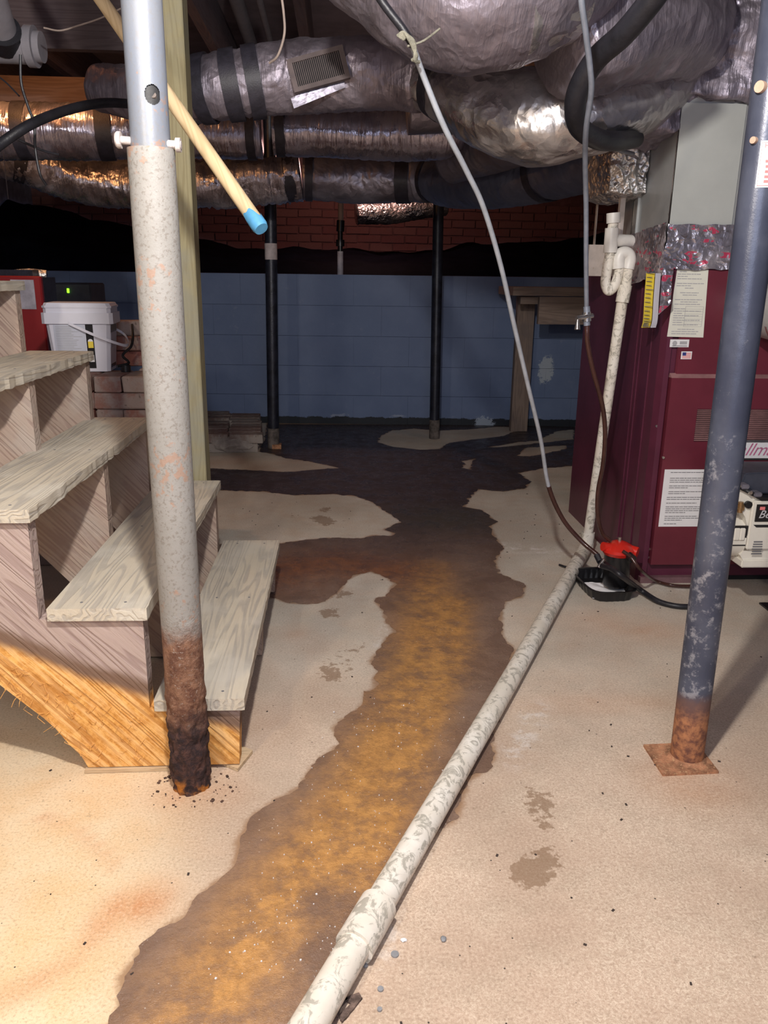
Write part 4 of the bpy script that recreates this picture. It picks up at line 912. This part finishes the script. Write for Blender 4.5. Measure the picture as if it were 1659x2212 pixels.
za, zb_ = at(1640, 405, 1.525).z, at(1640, 303, 1.525).z
D2 = math.radians
LC = .789-.007*(za+zb_)/2
wrap(LC, 1.559, .0372, D2(232), D2(305), za, zb_, 'label', M['white_paper'], rp)
H_ = zb_-za
for (f0, f1, a0, a1) in ((.03, .045, 236, 301), (.955, .965, 236, 301)): wrap(LC, 1.559, .0376, D2(a0), D2(a1), za+H_*f0, za+H_*f1, 'label_border', M['red_ink'], rp)
wrap(LC, 1.559, .0376, D2(236), D2(237), za+H_*.03, za+H_*.96, 'label_border', M['red_ink'], rp)
for k, (f0, a0, a1) in enumerate(((.10, 252, 296), (.20, 252, 292), (.31, 252, 297), (.42, 252, 290), (.53, 250, 296))): wrap(LC, 1.559, .0376, D2(a0), D2(a1), za+H_*f0, za+H_*(f0+.06), 'print', M['red_ink'], rp, 6)
def wraptext(body, size, a0, z, name, mat, parent, cx, cy, r):
    o = text(body, size, (0, 0, 0), name, mat, parent, ext=.0003)
    for v in o.data.vertices:
        a = a0+v.co.x/r; rr_ = r-v.co.y; v.co = Vector((cx+math.cos(a)*rr_, cy+math.sin(a)*rr_, z+v.co.z))
wraptext('HUTTIG', .011, D2(243), za+H_*.85, 'label_lettering', M['red_ink'], rp, LC, 1.559, .0377)
mb = MB().tube([(.752, 1.54, at(1625, 188, 1.54).z), (.743, 1.535, at(1625, 188, 1.54).z)], .010, 16); mb.tube([(.752, 1.54, at(1605, 303, 1.54).z), (.744, 1.535, at(1605, 303, 1.54).z)], .006, 16)
mb.build('pin', plain('tan_pin', (.50, .33, .24), .6), rp, smooth=True)

for (bx_, tx_, r, lab) in (((591, 968), (585, 500), .0355, 'black steel post with a taped label band, left of the two far posts'), ((938, 947), (947, 450), .034, 'black steel post standing on the dry patch by the blue wall')):
    g = gr(*bx_); tp = at(*tx_, g.y); tp = g+(tp-g)*(1.99/tp.z)
    q = root('steel_post', g, lab, 'post')
    lean_tube(g+(tp-g)*.04, tp, r, 'tube', M['pipe_black'], q, 32, 12)
    lean_tube(g, g+(tp-g)*.065, r+.0015, 'dusty_foot', M['concrete_dust'], q, 32, 8)
    if r > .035:
        za2, zb2 = at(588, 561, g.y).z, at(588, 526, g.y).z; xx = g.x+(tp.x-g.x)*za2/1.99
        MB().tube([(xx, g.y, za2), (xx, g.y, zb2)], r+.0015, 32).build('tape_band', plain('grubby_white_label', (.52, .45, .45), .7, fleck=(.35, .2, .2)), q, smooth=True)
        MB().box((xx-r*.6, g.y-r-.004, .0), (xx+r, g.y+r*.4, .03)).build('rust_foot', M['rust_plate'], q)

# timber post
tag(MB().box((-.538, 2.64, 0), (-.4475, 2.73, 1.998), bev=.003).build('timber_post', M['treated']), 'square greenish treated timber post just behind the stairs', 'post')

# wooden pole
e1 = at(563, 492, 1.88); e0 = at(170, -70, 2.35); dd = (e0-e1).normalized()
e0 = e1+dd*((1.995-e1.z)/dd.z)
pw = root('wooden_pole', e1, 'pale round wooden pole hanging down with blue tape on its end', 'pole')
MB().tube([e0, e0.lerp(e1, .5), e1], .0165, 28).build('shaft', M['pole_wood'], pw, smooth=True)
mb = MB(); V = []; n = 28; u = dd.orthogonal().normalized(); w_ = dd.cross(u)
for j in range(3):
    for i in range(n):
        a = 2*math.pi*i/n; L_ = (-.004, .004, .035+.012*math.sin(a*2+1)+.006*math.sin(a*5))[j]; V.append(e1+dd*L_+(u*math.cos(a)+w_*math.sin(a))*(.0155 if j == 0 else .0182))
mb.add(V, [(j*n+i, j*n+(i+1) % n, (j+1)*n+(i+1) % n, (j+1)*n+i) for j in range(2) for i in range(n)]+[tuple(range(n))]); mb.build('blue_tape', M['blue_tape'], pw, smooth=True)

# ------------------------------------------------------------------ staircase
stx = [-.206, -.398, -.609, -.777, -.967, -1.162, -1.358]; RI = .2109; ZO = -.030
sc_ = root('staircase', (-.6, 2.0, 0), 'weathered open-riser wooden staircase climbing to the left', 'staircase')
def stringer_poly(near):
    P = []
    n_ = len(stx)
    P.append((stx[0]-.018, .012))
    for k in range(n_):
        P.append((stx[k]-.012, RI*(k+1)+ZO-.029)); P.append(((stx[k+1] if k+1 < n_ else stx[k]-.19)-.012, RI*(k+1)+ZO-.029))
    P.append((P[-1][0], P[-1][1]+.17)); P.append((P[-1][0]-.26, P[-1][1]))
    low = [(-1.65, 1.28)]+[(at(x, y, 1.56).x, at(x, y, 1.56).z) for x, y in ((0, 1478), (60, 1524), (95, 1550), (120, 1572), (150, 1607), (175, 1630), (190, 1643))]
    low[-1] = (low[-1][0], .011)
    return P+low
for name, y0, y1, mt in (('stringer', 1.558, 1.598, M['stringer_near']), ('stringer', 2.09, 2.13, M['stringer']), ('stringer', 2.565, 2.605, M['stringer'])):
    o = MB().prism(stringer_poly(0), (y0, y1)).build(name, mt, sc_, bev=0)
    if y0 < 1.6: o['label'] = 'near stringer with raw orange sawn lower edge'
# shaggy splinters on the raw edge
mb = MB(); rr = random.Random(11)
for k in range(110):
    x = rr.uniform(-.76, -.42); lo_ = .06+1.02*(-.56-x) if x < -.52 else .02; hi_ = -.45*x-.05; zc = lo_+(hi_-lo_)*rr.random()**.9
    p = Vector((x, 1.5575, max(.02, zc))); d = Vector((rr.uniform(-1, 1), -.15, rr.uniform(-1, .3))).normalized()*rr.uniform(.008, .022)
    mb.tube([p, p+d*.5+Vector((0, -.003, 0)), p+d], [.0007, .0006, .0002], 4)
for k in range(9):
    x = -.72+.02*k; p = Vector((x, 1.562, .07+1.02*(-.56-x))); mb.tube([p, p+Vector((rr.uniform(-.02, .01), -.004, -.016)), p+Vector((rr.uniform(-.02, .01), -.006, -.03))], .0006, 4)
mb.build('splinters', plain('orange_splinters', (.72, .38, .11), .9), sc_, kind='stuff')
def tread(k, seed):
    x1 = stx[k]; x0 = x1-.197-(.004 if k else -.006); z1 = RI*(k+1)+ZO; z0 = z1-.028; y0, y1 = 1.545, 2.618; bm = bmesh.new(); bmesh.ops.create_cube(bm, size=1)
    es = [e for e in bm.edges if abs(e.verts[0].co.y-e.verts[1].co.y) > .5]
    bmesh.ops.bevel(bm, geom=es, offset=.02, segments=2, affect='EDGES')
    es = [e for e in bm.edges if abs(e.verts[0].co.y-e.verts[1].co.y) > .5]; bmesh.ops.subdivide_edges(bm, edges=es, cuts=60, use_grid_fill=True)
    for v in bm.verts:
        p = Vector((x0+(v.co.x+.5)*(x1-x0), y0+(v.co.y+.5)*(y1-y0), z0+(v.co.z+.5)*(z1-z0)))
        if v.co.x > .3: p.x += (.0045 if k in (2, 3) else .0018)*noise.fractal((p.y*24, seed, 0), .8, 2, 3); p.z += (.003 if v.co.z < 0 and k in (2, 3) else 0)*noise.noise((p.y*30, seed, 0))
        if v.co.z < 0: p.z += .002*noise.noise((p.y*40, p.x*40, seed))
        v.co = p
    me = bpy.data.meshes.new('tread'); bm.to_mesh(me); bm.free(); me.materials.append(M['tread']); o = bpy.data.objects.new('tread', me); COL.objects.link(o); par(o, sc_)
for k in range(7): tread(k, k*3.3)
mb = MB()
for k in range(7):
    for yy in (1.578, 2.11, 2.585):
        for dx in (.05, .14): mb.tube([(stx[k]-dx, yy, RI*(k+1)+ZO-.001), (stx[k]-dx, yy, RI*(k+1)+ZO+.0005)], .0032, 8)
mb.build('nail_heads', M['ink'], sc_, kind='stuff')
# wood shims and scraps
for pts_, lab in (([gr(183, 1672), gr(370, 1666), gr(370, 1640), gr(200, 1640)], 'thin pale wood shim under the near stringer'), ([gr(474, 1652), gr(514, 1668), gr(546, 1628), gr(510, 1612)], 'small pale wood scrap wedged by the rusted post foot')):
    tag(MB().prism([(p.x, p.y) for p in pts_], (.001, .009), 'Z').build('wood_shim', M['shim']), lab, 'shim')

# ------------------------------------------------------------------ brick stacks
M['brick'] = brick_mat('used_brick', (.26, .10, .08), (.33, .20, .16), (.36, .31, .28), .75)
bm2 = []
for q in range(5):
    b = MB().box((-.1, -.047, 0), (.1, .047, .056), bev=.004); rq = random.Random(q)
    b.v = [(v[0]+rq.uniform(-.0025, .0025), v[1]+rq.uniform(-.0025, .0025), v[2]+rq.uniform(-.001, .001)) for v in b.v]; bm2.append(b)
proto = []
def brick(parent, loc, rz, q):
    if parent.name.startswith('brick_pile'): q += 10
    if q not in [p[0] for p in proto]:
        o = bm2[q % 10].build('brick', M['brick'] if q < 10 else M['dusty_brick']); proto.append((q, o.data))
    else: o = bpy.data.objects.new('brick', [p[1] for p in proto if p[0] == q][0]); COL.objects.link(o)
    o.parent = parent; o.matrix_parent_inverse = Matrix.Translation(-Vector(ABS[parent.name])); o.location = loc; o.rotation_euler = (0, 0, rz)
bs = root('brick_stack', (-1.0, 3.1, 0), 'tall stack of used red bricks under the white tub', 'brick stack')
rr = random.Random(4)
BX1 = -.665
for c in range(12):
    z = c*.0588
    for iy in range(5):
        if c % 2 == 0:
            xs = [BX1-.1-.202*k for k in range(3)]
            for k, x in enumerate(xs):
                if iy in (0, 4) or k == 0 or c == 11: brick(bs, (x+rr.uniform(-.006, .006), 2.92+iy*.096, z), rr.uniform(-.03, .03), rr.randrange(5))
        else:
            for k in range(6):
                if iy not in (1, 3): continue
                if iy == 1 or k == 0: brick(bs, (BX1-.05-.1*k+rr.uniform(-.005, .005), 2.87+.1+(iy-1)*.12, z), math.pi/2+rr.uniform(-.03, .03), rr.randrange(5))
for k, (x, y, z, a) in enumerate(((-.80, 3.24, .7045, .1), (-.83, 3.25, .762, -.15), (-.86, 3.26, .819, .3))): brick(bs, (x, y, z), a, k)
M['dusty_brick'] = brick_mat('dusty_brick', (.22, .15, .13), (.30, .23, .20), (.36, .32, .29), .9)
p2 = root('brick_pile', (-.8, 5.3, 0), 'low flat pile of old bricks beside the far left post', 'brick stack')
for c in range(2):
    for iy in range(9):
        for k in range(4):
            if c == 1 and (iy, k) in ((5, 1), (3, 2), (8, 0)): continue
            brick(p2, (-.60-.205*k+(.02 if c else 0)-.012*iy+rr.uniform(-.01, .01), 4.92+iy*.10+rr.uniform(-.006, .006), c*.058), rr.uniform(-.05, .05), rr.randrange(5))
def rubble(name, p, s, label, seed, mat):
    bm = bmesh.new(); bmesh.ops.create_icosphere(bm, subdivisions=2, radius=1)
    for v in bm.verts: v.co = Vector((v.co.x*s[0], v.co.y*s[1], v.co.z*s[2]))*(1+.35*noise.noise((v.co*1.7+Vector((seed, 0, 0)))[:]))
    zmin = min(v.co.z for v in bm.verts)
    for v in bm.verts: v.co.z -= zmin
    me = bpy.data.meshes.new(name); bm.to_mesh(me); bm.free(); me.materials.append(mat); o = bpy.data.objects.new(name, me); COL.objects.link(o); o.location = (p[0], p[1], p[2] if len(p) > 2 else 0); tag(o, label, 'rubble')
mm = plain('mortar_lump', (.36, .32, .29), .95, 0, .25, 20, .5)
g = gr(500, 975); rubble('mortar_chunk', (g.x, g.y-.02, 0), (.14, .05, .045), 'wide mortar chunk in front of the low brick pile', 1, mm)
g = gr(548, 972); rubble('mortar_chunk', (g.x, g.y, 0), (.045, .04, .05), 'upright mortar chunk at the corner of the low brick pile', 5, mm)

# ------------------------------------------------------------------ tub
tb = root('plastic_tub', (-.95, 3.05, .69), 'white rectangular plastic tub with printed labels on the brick stack', 'tub')
TC = Vector((-.942, 3.07, .7055)); TR = Matrix.Rotation(math.radians(6), 4, 'Z'); TM = Matrix.Translation(TC) @ TR
wx, wyy, hh = .113, .085, .25
def taper_box(a, b, z0, z1, bev=.012):
    V = []
    for (w1, d1), z in ((a, z0), (b, z1)):
        c = bev
        for sx, sy in ((1, 1), (-1, 1), (-1, -1), (1, -1)):
            pts_ = [(sx*w1, sy*(d1-c)), (sx*(w1-c), sy*d1)]
            if sx*sy < 0: pts_.reverse()
            V += [Vector((x, y, z)) for x, y in pts_]
    fs = [(i, (i+1) % 8, 8+(i+1) % 8, 8+i) for i in range(8)]+[tuple(range(8)), tuple(range(15, 7, -1))]
    return [TM @ v for v in V], fs
MB().add(*taper_box((wx*.86, wyy*.86), (wx*.99, wyy*.99), 0, .195)).build('body', M['white_plastic'], tb)
mb = MB().add(*taper_box((wx*1.08, wyy*1.08), (wx*1.08, wyy*1.08), .170, .208)); mb.add(*taper_box((wx*1.02, wyy*1.02), (wx*1.02, wyy*1.02), .208, .225)); mb.build('rim', M['white_plastic'], tb)
mb = MB().add(*taper_box((wx*1.05, wyy*1.05), (wx*1.05, wyy*1.05), .225, .232)); mb.add(*taper_box((wx*1.02, wyy*1.02), (wx*.98, wyy*.98), .232, .242)); mb.build('lid', M['white_plastic'], tb)
def face(z): return -(wyy*(.86+.13*z/.195))-.001
def facelab(x0, x1, z0, z1, name, mat, off=0.):
    V = [(x0, face(z0)-off, z0), (x1, face(z0)-off, z0), (x1, face(z1)-off, z1), (x0, face(z1)-off, z1)]; V = [Vector(v) for v in V]; V += [v+Vector((0, .001, 0)) for v in V]
    MB().add([TM @ v for v in V], [(0,1,2,3),(4,7,6,5),(0,4,5,1),(2,6,7,3),(0,3,7,4),(1,5,6,2)]).build(name, mat, tb)
facelab(-.085, .022, .012, .167, 'text_label', plain('pale_label', (.50, .52, .60), .6, 0, .04))
mb = MB(); rq = random.Random(8)
for k in range(24):
    z = .160-k*.006; x = -.078; xe = x+rq.uniform(.05, .09); V = []
    mb.add([TM @ Vector(v) for v in ((x, face(z)-.0008, z), (xe, face(z)-.0008, z), (xe, face(z)-.0008, z+.0016), (x, face(z)-.0008, z+.0016))], [(0, 1, 2, 3)])
mb.build('print', M['ink_light'], tb)
facelab(.024, .050, .012, .168, 'black_band', M['black_plastic'])
facelab(.029, .047, .085, .108, 'yellow_mark', M['yellow'], .001)
V = [TM @ Vector((.038+.009*math.cos(a), face(.108)-.0015, .108+.009*math.sin(a))) for a in [math.pi*i/10 for i in range(11)]]
MB().add(V, [tuple(range(11))]).build('white_mark', M['white_paper'], tb)
facelab(.030, .046, .035, .060, 'white_mark', M['white_paper'], .001)
# side labels
def sidelab(y0, y1, z0, z1, name, mat):
    f = lambda z: wx*(.86+.13*z/.195)+.001
    V = [Vector(v) for v in ((f(z0), y0, z0), (f(z0), y1, z0), (f(z1), y1, z1), (f(z1), y0, z1))]; V += [v-Vector((.001, 0, 0)) for v in V]
    MB().add([TM @ v for v in V], [(0,1,2,3),(4,7,6,5),(0,4,5,1),(2,6,7,3),(0,3,7,4),(1,5,6,2)]).build(name, mat, tb)
sidelab(-.06, .06, .138, .165, 'black_label', M['black_plastic']); sidelab(-.06, .06, .085, .136, 'grey_label', bpy.data.materials['pale_label']); sidelab(-.05, .05, .012, .024, 'black_label', M['black_plastic'])
# handle
hp = [TM @ Vector(v) for v in ((-.03, -wyy*1.1, .172), (.05, -wyy*1.2, .135), (.11, -wyy*1.15, .11), (.150, -.03, .09), (.152, .03, .10), (.12, wyy*1.1, .13), (.03, wyy*1.1, .17))]
hs = spline(hp, 8); V = []
for p in hs: V += [p+Vector((0, 0, .005)), p-Vector((0, 0, .005)), p+Vector((.002, -.002, -.005)), p+Vector((.002, -.002, .005))]
MB().add(V, [(i*4+k, i*4+(k+1) % 4, (i+1)*4+(k+1) % 4, (i+1)*4+k) for i in range(len(hs)-1) for k in range(4)]).build('handle', M['white_plastic'], tb)
# black cord beside tub
tag(MB().tube(spline([(-.80, 3.22, .86), (-.775, 3.12, .83), (-.775, 3.08, .79), (-.80, 3.05, .76), (-.775, 3.03, .735), (-.81, 3.0, .725)], 8), .005, 8).build('coiled_cable', M['black_plastic'], smooth=True), 'coiled black cable behind the white tub', 'cable')
tag(MB().tube([(-.785, 3.02, .704), (-.785, 3.02, .728)], .018, 20).build('jar_lid', M['black_plastic'], smooth=True), 'small black cap on the bricks next to the tub', 'cap')

# red cabinet and dark unit at left
rc = root('red_cabinet', (-1.6, 3.8, 0), 'red metal cabinet with white label behind the stairs, far left', 'cabinet')
MB().box((-1.95, 3.6, 0), (-1.262, 3.63, 1.035), bev=.006).build('front_panel', M['red_cab'], rc)
MB().box((-1.945, 3.63, 0), (-1.268, 3.80, 1.03)).build('case', M['pipe_black'], rc)  # coloured dark to stand for the shadow beside the red front
a, b = at(22, 604, 3.598), at(79, 668, 3.598); MB().box((a.x, 3.597, b.z), (b.x, 3.6, a.z)).build('label', plain('grey_white_label', (.42, .42, .50), .6), rc)
MB().box((-1.95, 3.62, 1.035), (-1.30, 3.80, 1.06)).build('top_trim', M['pipe_black'], rc)
tag(MB().tube(spline([at(0, 597, 3.7), at(60, 590, 3.7), at(100, 594, 3.72)], 6), .02, 12).build('foil_scrap', M['foil_hot']), 'crumpled foil scrap on top of the red cabinet', 'foil')
dh = root('wall_unit', (-1.2, 5.0, 0), 'dark grey unit with a green light behind the white tub', 'appliance')
p = at(145, 628, 4.6)
MB().box((p.x-.10, 4.62, 0), (p.x+.12, 4.9, p.z+.04), bev=.008).build('body', plain('dark_case', (.03, .032, .045), .6), dh)
gm = NT('green_led'); gm.b.inputs['Emission Color'].default_value = (.25, 1, .02, 1); gm.b.inputs['Emission Strength'].default_value = 2.2; gm.out((.2, .8, .05), .4)
MB().box((p.x-.006, 4.612, p.z-.012), (p.x+.006, 4.62, p.z+.012), bev=.002).build('green_light', gm.m, dh)

# ------------------------------------------------------------------ wooden shelf far right
sh = root('wooden_stand', at(1140, 915, 5.7), 'weathered wooden stand with plank top against the blue wall', 'stand')
a, b = at(1120, 640, 5.6), at(1157, 640, 5.6); MB().box((a.x, 5.6, 0), (b.x, 5.66, a.z)).build('leg', M['shelf_wood'], sh)
a, b = at(1109, 620, 5.2), at(1330, 641, 5.2); MB().box((a.x, 5.2, b.z), (b.x, 5.68, a.z-.0)).build('top_plank', M['shelf_wood2'], sh)
a, b = at(1166, 641, 5.2), at(1330, 702, 5.2); MB().box((a.x, 5.2, b.z), (b.x, 5.24, a.z)).build('apron', M['shelf_wood2'], sh)
a = at(1125, 641, 5.3); MB().box((a.x, 5.3, a.z-.045), (a.x+.3, 5.34, a.z)).build('brace', M['shelf_wood2'], sh)
MB().box((1.95, 5.6, 0), (2.05, 5.66, a.z-.01)).build('leg', M['shelf_wood'], sh)
# pipe in front of the bricks
wp = root('vent_pipe', at(735, 590, 5.95), 'pale plastic pipe with black coupling dropping behind the blue wall', 'pipe')
q = 6.05; a, b = at(736, 400, q), at(734, 592, q)
MB().tube([at(737, 385, q), at(736, 478, q)], .020, 16).build('pipe', M['tan'], wp, smooth=True)
MB().tube([at(736, 476, q), at(735, 500, q)], .028, 16).build('coupling', M['black_plastic'], wp, smooth=True)
MB().tube([at(735, 500, q), at(735, 545, q)], .018, 16).build('connector', M['black_plastic'], wp, smooth=True)
MB().tube([at(735, 518, q), at(735, 532, q)], .030, 16).build('clamp', M['black_plastic'], wp, smooth=True)
MB().tube([at(735, 543, q), at(735, 600, q)], .021, 16).build('lower_pipe', plain('grey_white_pipe', (.50, .46, .50), .5), wp, smooth=True)

# ------------------------------------------------------------------ top left odds
pv = root('drain_fitting', at(50, 80, 2.9), 'dusty white PVC drain tee high in the top left corner', 'pipe')
pd = plain('dusty_pvc', (.22, .21, .24), .7, 0, .12)
MB().tube([at(-60, 95, 2.9), at(62, 100, 2.9)], .052, 28).build('tee_body', pd, pv, smooth=True)
MB().tube([at(60, 100, 2.9), at(78, 101, 2.9)], .060, 28).build('hub_ring', pd, pv, smooth=True)
MB().tube([at(76, 101, 2.9), at(92, 102, 2.9)], .045, 28).build('pipe_end', pd, pv, smooth=True)
MB().tube([at(10, 85, 2.88), at(-25, -20, 2.7), at(-50, -90, 2.6)], .045, 28).build('riser', pd, pv, smooth=True)
MB().tube([at(14, 92, 2.885), at(6, 64, 2.83)], .053, 28).build('hub_ring', M['black_hose'], pv, smooth=True)
tag(MB().tube(spline([at(-40, 345, 2.3), at(0, 312, 2.35), at(60, 272, 2.4), at(120, 246, 2.5), at(180, 229, 2.6), at(235, 222, 2.7), at(300, 226, 2.8)], 8), .0135, 14).build('black_hose', M['black_hose'], smooth=True), 'thick black hose arching across the orange-lit duct', 'hose')
tag(MB().tube(spline([at(44, 118, 2.6), at(46, 180, 2.6), at(60, 228, 2.6), at(74, 270, 2.6), at(76, 320, 2.6), at(86, 375, 2.6), at(100, 400, 2.62)], 8), .004, 8).build('hanging_wire', M['black_hose'], smooth=True), 'thin black wire dangling below the PVC tee', 'wire')
tag(MB().tube(spline([at(-10, 160, 2.7), at(15, 180, 2.7), at(42, 208, 2.7)], 6), .0025, 6).build('hanging_wire', M['black_hose'], smooth=True), 'very thin wire slanting at the left edge near the beam', 'wire')
tag(MB().tube(spline([at(40, 302, 2.6), at(75, 318, 2.6), at(100, 328, 2.6), at(128, 334, 2.6)], 6), .0035, 8).build('wire_stub', M['black_hose'], smooth=True), 'short wire stub with cut end over the left ducts', 'wire')
tag(MB().tube(spline([at(95, 60, 2.7), at(130, 66, 2.75), at(170, 55, 2.8), at(215, 40, 2.85), at(262, 18, 2.9)], 6), .0025, 6).build('white_wire', M['tan'], smooth=True), 'pale wire sagging under the joists at top left', 'wire')
for (x, lab) in ((6, 'wide dark hanger strap at the left edge'),):
    a, b = at(-4, 238, 3.6), at(18, 430, 3.6); tag(MB().box((a.x, 3.6, b.z), (b.x, 3.605, a.z)).build('hanger_strap', M['strap']), lab, 'strap')
for (pp, r, lab) in (([at(500, -30, 3.6), at(548, 112, 4.6)], .03, 'dusty pipe running under the joists above the register duct'), ([at(555, -20, 3.5), at(592, 120, 4.4)], .014, 'thin conduit beside the dusty pipe under the joists')):
    tag(MB().tube([pp[0], pp[1]], r, 14).build('ceiling_pipe', pd, smooth=True), lab, 'pipe')

# ------------------------------------------------------------------ small things on the floor
mt_ = plain('grey_slug', (.30, .31, .33), .6, .3)
for (x, y, r, lab) in ((853, 2063, .0065, 'round grey metal slug right of the pipe coupling'), (822, 2138, .0048, 'small round grey disc below the metal slug'), (820, 2182, .0038, 'tiny grey disc lowest beside the floor pipe')):
    g = gr(x, y); tag(MB().tube([(g.x, g.y, .0002), (g.x, g.y, .003)], r, 20).build('metal_slug', mt_), lab, 'disc')
rubble('pebble', gr(789, 2088)[:2], (.005, .004, .003), 'dark grey pebble beside the pipe coupling', 3, mt_)
rubble('pebble', gr(872, 2032)[:2], (.006, .004, .002), 'white chip right of the pipe coupling', 6, M['white_paper'])
rubble('pebble', gr(958, 2031)[:2], (.005, .006, .003), 'pale grey pebble on the dry floor right of the slug', 9, mt_)
def flake(pts_, lab, seed, z=.004):
    P = [gr(x, y) for x, y in pts_]; poly = []
    for a, b in zip(P, P[1:]+P[:1]):
        for k in range(5): q = a.lerp(b, k/5); poly.append((q.x+.0012*noise.noise((q*400)[:]), q.y+.0012*noise.noise((q*390)[:])))
    tag(MB().prism(poly, (.0005, z), 'Z').build('rust_flake', plain('flake_%d' % seed, (.16, .11, .09), .9, 0, .5, 60, .8)), lab, 'rust flake')
flake([(705, 2212), (722, 2168), (738, 2150), (752, 2160), (735, 2180), (728, 2212)], 'long dark rust flake against the floor pipe', 1)
flake([(740, 2160), (775, 2148), (782, 2160), (752, 2198), (738, 2212), (732, 2196), (758, 2172)], 'forked brown rust flake at the bottom edge', 2)
mb = MB(); rr = random.Random(21)
for k in range(150):
    x = rr.uniform(-.7, 1.3); y = rr.uniform(.9, 4.0); s_ = rr.uniform(.0007, .0020); a = rr.uniform(0, 3)
    mb.box((x-s_*1.6, y-s_, .0003), (x+s_*1.6, y+s_, .002), rz=a)
tag(mb.build('crumbs', plain('dark_crumbs', (.05, .035, .03), .9)), 'dark crumbs scattered over the concrete floor', 'debris', kind='stuff')
mb = MB()
for k in range(200):
    t = rr.random(); p = gr(880-300*t+rr.uniform(-140, 160), 1500+620*t); s_ = rr.uniform(.0003, .0009)*(1 if k % 9 else 1.7); mb.box((p.x-s_, p.y-s_, .0025), (p.x+s_, p.y+s_, .0045), rz=rr.uniform(0, 3))
tag(mb.build('chips', M['white_paper']), 'tiny white chips lying in the puddle', 'debris', kind='stuff')
mb = MB()
for k in range(60):
    a = rr.uniform(0, 6.28); d = .045+abs(rr.gauss(0, .022)); x, y = PX+math.cos(a)*d*1.15, 1.50+math.sin(a)*d
    if y > 1.54: continue
    s_ = rr.uniform(.001, .0035); mb.box((x-s_, y-s_*.7, .0005), (x+s_, y+s_*.7, s_*.9), rz=rr.uniform(0, 3))
tag(mb.build('rust_scale', plain('rust_scale_mat', (.10, .055, .04), .9, 0, .5, 60, .6)), 'rust scale fallen around the rusted post foot', 'debris', kind='stuff')
